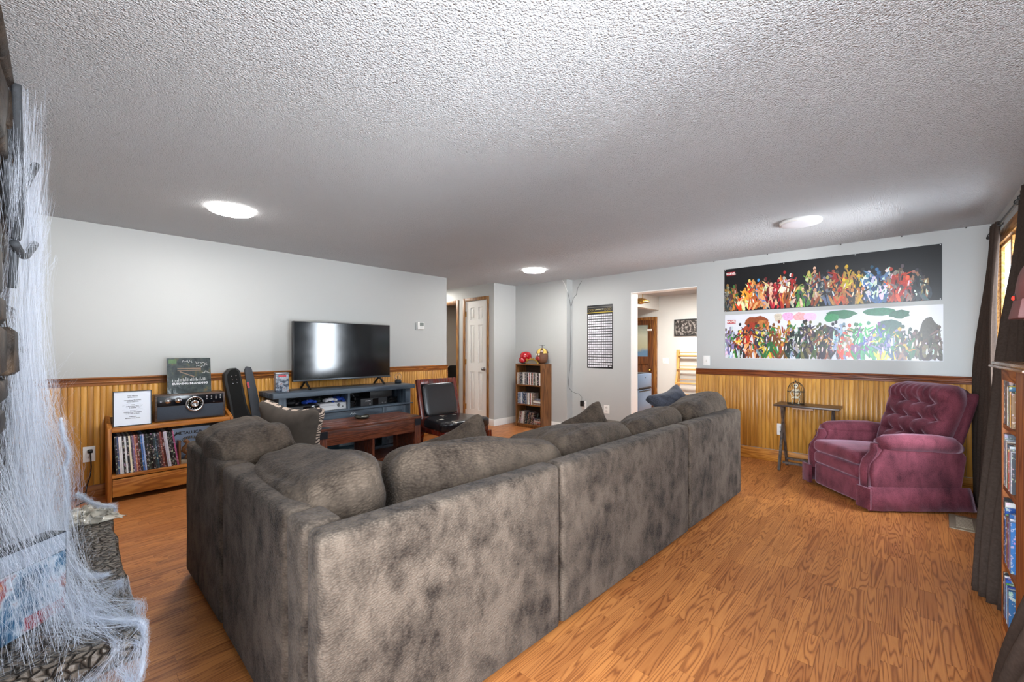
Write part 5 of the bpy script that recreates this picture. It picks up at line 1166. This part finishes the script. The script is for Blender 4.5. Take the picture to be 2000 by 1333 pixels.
sets = {0.895: [('2c2a30', .20, .024, 'black'), ('4a3040', .195, .02, 'plum'), ('1c1a20', .19, .016, 'black'), ('3a2c34', .19, .02, 'dark brown'), ('c9c4bc', .165, .008, 'white'), ('6a5a3a', .165, .012, 'olive'), ('e6cc2a', .17, .02, 'bright yellow'), ('3b6a8a', .168, .01, 'blue'), ('c08a3a', .15, .016, 'ochre'), ('2a2622', .15, .016, 'black'), ('8a6a4a', .145, .018, 'tan')],
        0.625: [('5a6068', .225, .03, 'grey'), ('8c949c', .205, .014, 'silver'), ('4a5a78', .20, .012, 'slate blue'), ('b9b2a4', .20, .012, 'cream'), ('6a4a3a', .195, .012, 'brown'), ('3a4450', .19, .010, 'dark grey'), ('c9b83a', .17, .016, 'mustard yellow'), ('9a3a2a', .165, .01, 'red'), ('c4c8cc', .19, .016, 'white'), ('6c7078', .18, .014, 'grey'), ('a0a4aa', .175, .014, 'silver'), ('44484e', .17, .014, 'dark grey')],
        0.295: [('1c1c20', .275, .02, 'black'), ('d9dad6', .26, .016, 'white'), ('28509a', .24, .012, 'blue'), ('6a8a5a', .215, .01, 'green'), ('5a3a30', .21, .012, 'brown'), ('8a6a50', .205, .012, 'tan'), ('a03040', .20, .01, 'red'), ('7a3a5a', .195, .012, 'purple'), ('2f5f9e', .235, .02, 'sky blue'), ('9aa6b0', .22, .012, 'pale grey'), ('3f78b8', .21, .02, 'bright blue')],
        0.05: [('26282c', .19, .014, 'black'), ('d9dcdc', .18, .012, 'white'), ('2c58b0', .175, .03, 'blue'), ('5a9a4a', .165, .012, 'green'), ('8fb8d8', .16, .014, 'light blue'), ('34448a', .165, .014, 'navy'), ('c9ccd0', .16, .014, 'white'), ('3a6a9a', .16, .016, 'steel blue')]}
for zs, items in sets.items():
    x = BX1-0.027; nth = {}
    for c_, h_, th, cn in items:
        if x-th < BX0+0.338: break
        nth[cn] = nth.get(cn, 0)+1
        o = MB().box(-th*0.46, th*0.46, -0.128, 0, 0, h_).build('book', M['case']); o.location = (x-th/2, BY-0.0015-rnd.uniform(0, 0.003), zs+0.0006); o.color = lin(c_)
        more = '' if nth[cn] == 1 else ORD[nth[cn]-1]+' '
        tag(o, '%s%s book spine on the %s shelf of the orange-brown bookcase' % (more, cn, shelfname[zs]), 'book', 'books in the orange-brown bookcase')
        x -= th+0.001
# mask on its stand
t = thing('display_stand', 'small grey bench-like display stand on the orange-brown bookcase', 'stand', (2.50, -0.43, 1.1675))
MB().box(-0.11, 0.11, -0.055, 0.055, 0.06, 0.085).build('top', plain('6c5f60', 0.4), t, bevel=0.008)
for s in (-1, 1): MB().box(s*0.06-0.02, s*0.06+0.02, -0.04, 0.04, 0.008, 0.06).build('leg', M['black'], t)
MB().box(-0.085, 0.085, -0.05, 0.05, 0, 0.010).build('base', plain('3a3c40', 0.4), t, bevel=0.003)
MB().tube([(0, 0, 0.085), (0, 0, 0.17)], 0.012, 10).build('post', M['black'], t)
mk = plain('6e3d3a', 0.55, var=0.25, scale=14, bump=0.4)
t = thing('mask', 'reddish brown pointed-brim mask with a glowing red eye, above the display stand', 'mask', (2.47, -0.43, 1.325))
def msk(p):
    p = p.copy()
    if p.z < 0.05 and p.x > 0: p.x *= 1.0+0.55*max(0, (0.05-p.z)/0.08); 
    return lump(p, 4, 0.006, 12)
MB().soft(0.125, 0.105, 0.125, 0.9, 12, msk, (-0.01, 0, 0.13)).build('skull', mk, t, smooth=True)
MB().add([(0.04, -0.105, 0.085), (0.04, 0.105, 0.085), (0.225, 0.0, 0.02), (0.03, -0.12, 0.012), (0.03, 0.12, 0.012), (-0.08, -0.11, 0.012), (-0.08, 0.11, 0.012), (-0.08, -0.1, 0.085), (-0.08, 0.1, 0.085)],
         [(0, 1, 2), (3, 2, 4), (0, 2, 3), (1, 4, 2), (5, 3, 4, 6), (7, 8, 1, 0), (5, 7, 0, 3), (6, 4, 1, 8), (5, 6, 8, 7)]).build('brim', mk, t, bevel=0.006)
k = NT('red_eye'); k.p(Base_Color=lin('d0261a'), Emission_Color=lin('e04030'), Emission_Strength=0.6); M['eye'] = k.m
for s in (-1, 1):
    e = MB().soft(0.035, 0.012, 0.022, 0.8, 5, None, (0.045, s*0.092, 0.095)).build('eye_socket', M['black'], t, smooth=True)
    MB().soft(0.014, 0.012, 0.010, 0.7, 4, None, (0.04, s*0.097, 0.095)).build('eye', M['eye'], e, smooth=True)
MB().tube([(0.06, 0.03, 0.225), (0.07, 0.04, 0.25), (0.065, 0.05, 0.27)], [0.016, 0.010, 0.003], 8).build('horn', mk, t, smooth=True)
# ---------------------------------------------------------------- stone fireplace, hearth and cobwebs
k = NT('dark_ledge_stone'); v = k.coord(); n_ = k.noise(v, 9, 6, 0.65)
k.p(Base_Color=k.ramp(n_, [(0.35, '1c1612'), (0.5, '322820'), (0.62, '4d3e30'), (0.72, '655443')]), Roughness=0.6); k.bump(k.noise(v, 30, 5, 0.7), 0.7, 0.02); M['stone'] = k.m
chm = thing('fireplace', 'dark rough stone fireplace wall behind the fake cobwebs at the left edge', 'fireplace', (-0.325, 2.05, 0))
MB().box(-0.215, 0.05, -1.25, 1.03, 0, CEIL-0.003).build('core', plain('2c241d', 0.8), chm)
rs = random.Random(9); z = 0.385
def stone(y0, y1, z0, z1, x0, x1):
    b = MB().box(x0, x1+rs.uniform(-0.02, 0.02), y0, y1, z0, z1)
    b.v = [(a+rs.uniform(-.008, .008), c+rs.uniform(-.008, .008), d+rs.uniform(-.006, .006)) for a, c, d in b.v]
    b.build('stone', M['stone'], chm, bevel=0.012, seg=1)
while z < CEIL-0.08:
    h_ = min(rs.uniform(0.09, 0.2), CEIL-0.012-z); y = -0.15
    while y < 0.95:
        L = min(rs.uniform(0.14, 0.36), 1.045-y)
        if 1.045-y-L < 0.08: L = 1.045-y
        stone(y+0.006, y+L-0.006, z+0.005, z+h_-0.005, 0.03, 0.17+0.02*math.sin(z*7)); y += L
    z += h_
stone(0.80, 1.09, 2.02, 2.17, 0.1, 0.21)
k = NT('hearth_stone'); v = k.coord('Object', (1.0, 1.7, 1)); vo = k.vor(v, 34); n_ = k.noise(v, 60, 4)
gap = k.vor(v, 34, 'DISTANCE_TO_EDGE').outputs[0]
hh = k.math('ADD', k.math('MINIMUM', k.math('MULTIPLY', gap, 3.0), 0.5), k.math('MULTIPLY', n_, 0.4))
k.p(Base_Color=k.ramp(hh, [(0.2, '241f1a'), (0.5, '5c5249'), (0.85, '857a6e')]), Roughness=0.42); k.bump(hh, 0.9, 0.02); M['hearth'] = k.m
hs = thing('hearth', 'raised stone hearth slab with a pebbled grey top, before the fireplace', 'hearth', (-0.10, 2.42, 0))
bm = bmesh.new(); bmesh.ops.create_grid(bm, x_segments=30, y_segments=110, size=0.5)
top = []; 
nu, nv = 30, 110; vs = []; fs = []
X0_, X1_, Y0_, Y1_ = -0.09, 0.255, -0.735, 0.74
for j in range(nv+1):
    for i in range(nu+1):
        x = X0_+(X1_-X0_)*i/nu; y = Y0_+(Y1_-Y0_)*j/nv
        e = 0.012*mnoise.noise(Vector((x*7, y*7, 1.0)))
        if i == nu: x += e
        if j in (0, nv): y += e
        vs.append((x, y, 0.36+0.007*mnoise.noise(Vector((x*38, y*38, 0)))+0.003*mnoise.noise(Vector((x*90, y*90, 3))) - (0.012 if i == nu or j in (0, nv) else 0)))
bm.free()
for j in range(nv):
    for i in range(nu): a = j*(nu+1)+i; fs.append((a, a+1, a+nu+2, a+nu+1))
ring = [i for i in range(nu+1)] + [j*(nu+1)+nu for j in range(1, nv+1)] + [nv*(nu+1)+i for i in range(nu-1, -1, -1)] + [j*(nu+1) for j in range(nv-1, 0, -1)]
o_ = len(vs); vs += [(vs[i][0]+0.01*mnoise.noise(Vector((vs[i][0]*20, vs[i][1]*20, 5))), vs[i][1]+0.01*mnoise.noise(Vector((vs[i][0]*20, vs[i][1]*20, 9))), 0.285) for i in ring]
m_ = len(ring)
fs += [(ring[i], ring[(i+1) % m_], o_+(i+1) % m_, o_+i) for i in range(m_)] + [tuple(o_+i for i in range(m_))]
MB().add(vs, fs).build('slab', M['hearth'], hs, smooth=True)
MB().box(-0.085, 0.16, -0.64, 0.70, 0.0, 0.288).build('base', plain('3b281b', 0.7, var=0.3, scale=12, bump=0.4), hs)
# things on the hearth
bxm = thing('boxed_set', 'colourful cardboard box standing on the hearth under the fake cobwebs', 'box', (-0.095, 1.945, 0.368), R(43))
k = NT('box_print'); v = k.coord(); n_ = k.noise(v, 9, 4, 0.65); 
k.p(Base_Color=k.ramp(n_, [(0.33, '16324a'), (0.45, '3d6a8c'), (0.53, 'b9c6d0'), (0.6, '8a3038'), (0.68, 'c98a5a')]), Roughness=0.3); M['boxart'] = k.m
MB().box(-0.10, 0.10, -0.03, 0.03, 0, 0.262).build('carton', plain('1c2836', 0.4), bxm, bevel=0.003)
MB().box(-0.096, 0.096, -0.0315, -0.0295, 0.005, 0.20).build('cover_print', M['boxart'], bxm)
MB().box(-0.096, 0.096, -0.0315, -0.0295, 0.202, 0.258).build('white_band', plain('98a2b0', 0.4, var=0.3, scale=30), bxm)
MB().box(-0.02, 0.09, -0.0325, -0.0312, 0.012, 0.05).build('red_band', plain('a02030', 0.4), bxm)
k = NT('clear_plastic'); k.p(Base_Color=lin('d8d2c4'), Roughness=0.15, Alpha=0.55); k.b.inputs['Specular IOR Level'].default_value = 0.8; M['plastic'] = k.m
vs = []; fs = []; nu, nv = 40, 26
for j in range(nv+1):
    for i in range(nu+1):
        u, v_ = i/nu-0.5, j/nv-0.5
        r_ = max(0, 1-(2*u)**4)*max(0, 1-(2*v_)**4)
        vs.append((u*0.25+0.045*mnoise.noise(Vector((u*9, v_*9, 2))), v_*0.25+0.045*mnoise.noise(Vector((u*9, v_*9, 4))), 0.006+0.05*r_*(0.35+1.3*abs(mnoise.noise(Vector((u*7, v_*9, 1))))) + 0.022*r_*abs(mnoise.noise(Vector((u*19, v_*19, 7))))))
for j in range(nv):
    for i in range(nu): a = j*(nu+1)+i; fs.append((a, a+1, a+nu+2, a+nu+1))
o = MB().add(vs, fs).build('plastic_bag', M['plastic'], None, smooth=True); o.location = (0.045, 3.0, 0.362); o.rotation_euler = (0, 0, R(8)); so = o.modifiers.new('thick', 'SOLIDIFY'); so.thickness = 0.001
tag(o, 'crumpled clear plastic bag at the far end of the hearth', 'bag')
t = MB().tube([(0.0, 0.0, 0.012), (0.008, 0.05, 0.014), (0.002, 0.11, 0.013), (0.012, 0.17, 0.014), (0.028, 0.24, 0.013)], 0.006, 8).build('black_cable', M['black'], None, smooth=True); t.location = (0.02, 2.42, 0.356); tag(t, 'short black cable lying on the hearth beside the cobwebs', 'cable')
t = MB().tube([(0.0, 0.0, 0.0), (0.03, 0.01, 0.012), (0.06, -0.02, 0.018), (0.05, -0.06, 0.012), (0.08, -0.08, 0.004)], 0.003, 6).build('twig', M['black'], None, smooth=True); t.location = (0.03, 3.03, 0.43); tag(t, 'thin black wire twist on the clear plastic bag', 'wire')
# cobwebs: fibres drawn as fine ribbons between anchor points
k = NT('web_fibre'); dfs = k.n('ShaderNodeBsdfDiffuse', {'Color': lin('dfe6f2')}); trl = k.n('ShaderNodeBsdfTranslucent', {'Color': lin('dfe6f2')}); m1 = k.n('ShaderNodeMixShader', {0: 0.4, 1: dfs.outputs[0], 2: trl.outputs[0]})
k.t.links.new(m1.outputs[0], k.out.inputs[0]); M['web'] = k.m
wq = random.Random(77)
webs = thing('fake_cobweb', 'stretched white fake cobweb draped from the fireplace wall down over the hearth', 'decoration', (0.0, 2.3, 0.0))
ox, oy = 0.0, 2.3
def ribbon(b, pts, w_, wob=0.006, sag=0.02, steps=9):
    # a fibre through anchor points: jittered, slightly sagging strip
    P_ = []
    for a, c in zip(pts, pts[1:]):
        a, c = Vector(a), Vector(c)
        for i in range(steps):
            f = i/steps; p = a.lerp(c, f); p.z -= sag*4*f*(1-f); P_.append(p)
    P_.append(Vector(pts[-1]))
    ph = [wq.uniform(0, 6) for _ in range(6)]; n = len(P_)
    Q = []
    for i, p in enumerate(P_):
        e = math.sin(PI*i/(n-1))
        Q.append(p + e*wob*Vector((math.sin(i*0.7+ph[0])+math.sin(i*1.9+ph[1]), math.sin(i*0.8+ph[2])+math.sin(i*1.7+ph[3]), 0.6*math.sin(i*0.9+ph[4]))))
    d0 = (Q[-1]-Q[0]).normalized(); sd = d0.cross(Vector((wq.uniform(-1, 1), wq.uniform(-1, 1), wq.uniform(-1, 1)))).normalized()*w_/2
    vs = []; fs = []
    for p in Q: vs += [(p.x-sd.x-ox, p.y-sd.y-oy, p.z-sd.z), (p.x+sd.x-ox, p.y+sd.y-oy, p.z+sd.z)]
    for i in range(len(Q)-1): fs.append((2*i, 2*i+1, 2*i+3, 2*i+2))
    b.add(vs, fs)
def pick(A, jit): return tuple(a+max(-1.7, min(1.7, wq.gauss(0, 1)))*jit for a in A)
TOP = [(-0.11, 2.50, 2.20), (-0.10, 2.72, 2.10), (-0.12, 2.35, 1.9), (-0.09, 2.95, 1.95), (-0.10, 2.6, 1.75), (-0.08, 2.85, 1.65)]
MID = [(-0.15, 2.45, 1.35), (-0.13, 2.75, 1.4), (-0.12, 2.6, 1.1), (-0.15, 2.95, 1.3), (-0.11, 2.4, 0.95), (-0.09, 2.8, 1.05)]
LOW = [(-0.10, 2.2, 0.80), (-0.08, 2.6, 0.78), (-0.06, 2.85, 0.72), (-0.08, 2.35, 0.62), (-0.10, 2.1, 0.60), (-0.05, 2.75, 0.62), (-0.13, 2.5, 0.8)]
HEA = [(-0.06, 2.12, 0.39), (-0.03, 2.3, 0.385), (-0.06, 1.95, 0.41), (-0.01, 2.05, 0.40), (-0.05, 2.55, 0.39), (0.0, 1.85, 0.39), (-0.1, 1.9, 0.5)]
b = MB()
for i in range(800):
    ribbon(b, [pick(wq.choice(TOP), 0.03), pick(wq.choice(MID), 0.035), pick(wq.choice(LOW), 0.045), pick(wq.choice(HEA), 0.035)], wq.choice((0.0003, 0.0004, 0.0006)), 0.003, 0.0, 7)
for i in range(650):
    ribbon(b, [pick(wq.choice(MID), 0.04), pick(wq.choice(LOW), 0.06), pick(wq.choice(HEA), 0.045)], wq.choice((0.0003, 0.0004, 0.0006)), 0.004, 0.0, 7)
VEIL = [(-0.16, 1.95, 0.95), (-0.12, 2.05, 0.85), (-0.15, 1.88, 0.75), (-0.09, 2.1, 0.75)]
VLOW = [(-0.02, 1.80, 0.39), (0.01, 1.90, 0.39), (-0.10, 1.76, 0.42), (-0.06, 1.72, 0.39), (0.02, 2.0, 0.39)]
for i in range(450):
    ribbon(b, [pick(wq.choice(VEIL), 0.05), pick(wq.choice(VLOW), 0.045)], wq.choice((0.0003, 0.0005)), 0.005, 0.0, 10)
b.build('hanging_fibres', M['web'], webs)['kind'] = 'stuff'
b = MB()
for i in range(1200):                                    # fuzzy curls inside the sheet
    p = wq.choice(LOW+HEA+MID[2:]); c = pick(p, 0.06); r_ = wq.uniform(0.02, 0.07)
    a0 = wq.uniform(0, 6); ribbon(b, [(c[0]+0.5*r_*math.cos(a0+q), c[1]+r_*math.sin(a0+q*1.3), max(0.375, c[2]+r_*math.cos(a0+q*0.9))) for q in range(4)], 0.0003, 0.004, 0.0, 4)
b.build('fuzz', M['web'], webs)['kind'] = 'stuff'
# web spread over the near end of the hearth, hanging below its edge
b = MB()
CEN = [(0.03, 1.98, 0.39), (0.0, 2.08, 0.42), (0.045, 1.88, 0.385), (0.01, 1.8, 0.40)]
RIM = [(0.158, 1.72, 0.372), (0.165, 1.86, 0.372), (0.15, 1.66, 0.34), (0.13, 1.62, 0.25), (0.08, 1.60, 0.18), (0.10, 1.66, 0.365), (0.165, 1.78, 0.30), (0.02, 1.56, 0.22), (-0.04, 1.58, 0.28), (0.135, 2.08, 0.372), (0.05, 1.60, 0.12)]
for i in range(1050):
    ribbon(b, [pick(wq.choice(CEN), 0.03), pick(wq.choice(RIM), 0.006)], wq.choice((0.0003, 0.0004, 0.0006)), 0.003, 0.006, 10)
for i in range(900):
    ribbon(b, [pick(wq.choice(RIM), 0.01), pick(wq.choice(RIM), 0.01)], 0.0004, 0.005, 0.02, 10)
b.build('spread_fibres', M['web'], webs)['kind'] = 'stuff'
# thicker twisted strands
def strand(pts, r_, name='twisted_strand'):
    fz = MB()
    for q in range(len(pts)*22):
        i = wq.randrange(len(pts)-3); ribbon(fz, [pick(pts[i], r_*0.8), pick(pts[min(i+2, len(pts)-1)], r_*1.1), pick(pts[min(i+5, len(pts)-1)], r_*0.8)], 0.0004, 0.003, 0.0, 4)
    fz.build('strand_fuzz', M['web'], webs)['kind'] = 'stuff'
    for q in range(1):
        MB().tube([(x-ox, y-oy, z) for x, y, z in pts], [r_*(0.55+0.3*math.sin(1.7*i+0.5*i*i)) for i in range(len(pts))], 8).build(name, M['web2'], webs, smooth=True)
M['web2'] = plain('d6dce6', 0.95, var=0.1, scale=120, bump=0.8)
def curve(pts, n=8):
    out = []; P_ = [Vector(p) for p in pts]; P_ = [P_[0]]+P_+[P_[-1]]
    for i in range(1, len(P_)-2):
        for j in range(n):
            t_ = j/n; a, b_, c, d = P_[i-1], P_[i], P_[i+1], P_[i+2]
            out.append(tuple(0.5*((2*b_)+(c-a)*t_+(2*a-5*b_+4*c-d)*t_*t_+(3*b_-a-3*c+d)*t_**3)))
    return out+[tuple(P_[-2])]
strand(curve([(0.03, 2.75, 0.56), (0.055, 2.80, 0.52), (0.10, 2.86, 0.46), (0.145, 2.95, 0.42), (0.165, 3.0, 0.40), (0.168, 2.99, 0.36)]), 0.009)
strand(curve([(-0.01, 2.62, 0.72), (0.0, 2.60, 0.64), (0.0, 2.56, 0.55), (-0.005, 2.46, 0.47), (0.02, 2.26, 0.40), (0.075, 2.16, 0.385), (0.105, 2.15, 0.385)]), 0.0085)
strand(curve([(0.0, 1.93, 0.395), (0.06, 1.83, 0.385), (0.12, 1.76, 0.382), (0.158, 1.72, 0.372), (0.16, 1.70, 0.33), (0.15, 1.66, 0.25), (0.10, 1.62, 0.17), (0.05, 1.60, 0.1)]), 0.008)
strand(curve([(-0.02, 2.7, 0.92), (-0.01, 2.68, 0.83), (0.005, 2.66, 0.76), (-0.01, 2.64, 0.70)]), 0.008)
# webbed grey branches below the ceiling
t = thing('branch_decoration', 'grey web-wrapped forked branches high up on the fireplace wall', 'decoration', (-0.12, 2.45, 2.0))
br_ = plain('3f4246', 0.85, var=0.35, scale=50, bump=0.5)
def branch(pts, r_): MB().tube([(x+0.12, y-2.45, z-2.0) for x, y, z in pts], r_, 9).build('branch', br_, t, smooth=True)
branch(curve([(-0.125, 2.32, 1.62), (-0.12, 2.42, 1.80), (-0.125, 2.40, 1.98), (-0.128, 2.38, 2.20)]), 0.013)
branch(curve([(-0.12, 2.42, 1.80), (-0.105, 2.52, 1.90), (-0.088, 2.60, 1.98)]), 0.014)
branch(curve([(-0.128, 2.30, 1.60), (-0.115, 2.46, 1.58), (-0.10, 2.54, 1.62), (-0.092, 2.60, 1.655)]), 0.013)
branch(curve([(-0.14, 2.42, 1.45), (-0.135, 2.40, 1.62), (-0.15, 2.40, 1.85), (-0.15, 2.42, 2.05)]), 0.012)
b = MB(); BR = [(-0.125, 2.40, 2.19), (-0.12, 2.42, 1.80), (-0.088, 2.60, 1.98), (-0.092, 2.60, 1.655), (-0.125, 2.4, 1.98), (-0.13, 2.32, 1.60), (-0.11, 2.5, 1.72), (-0.10, 2.85, 1.9)]
for i in range(700): ribbon(b, [pick(wq.choice(BR), 0.014), pick(wq.choice(BR), 0.014)], wq.choice((0.0003, 0.0005)), 0.003, 0.0, 8)
b.build('branch_fibres', M['web'], webs)['kind'] = 'stuff'
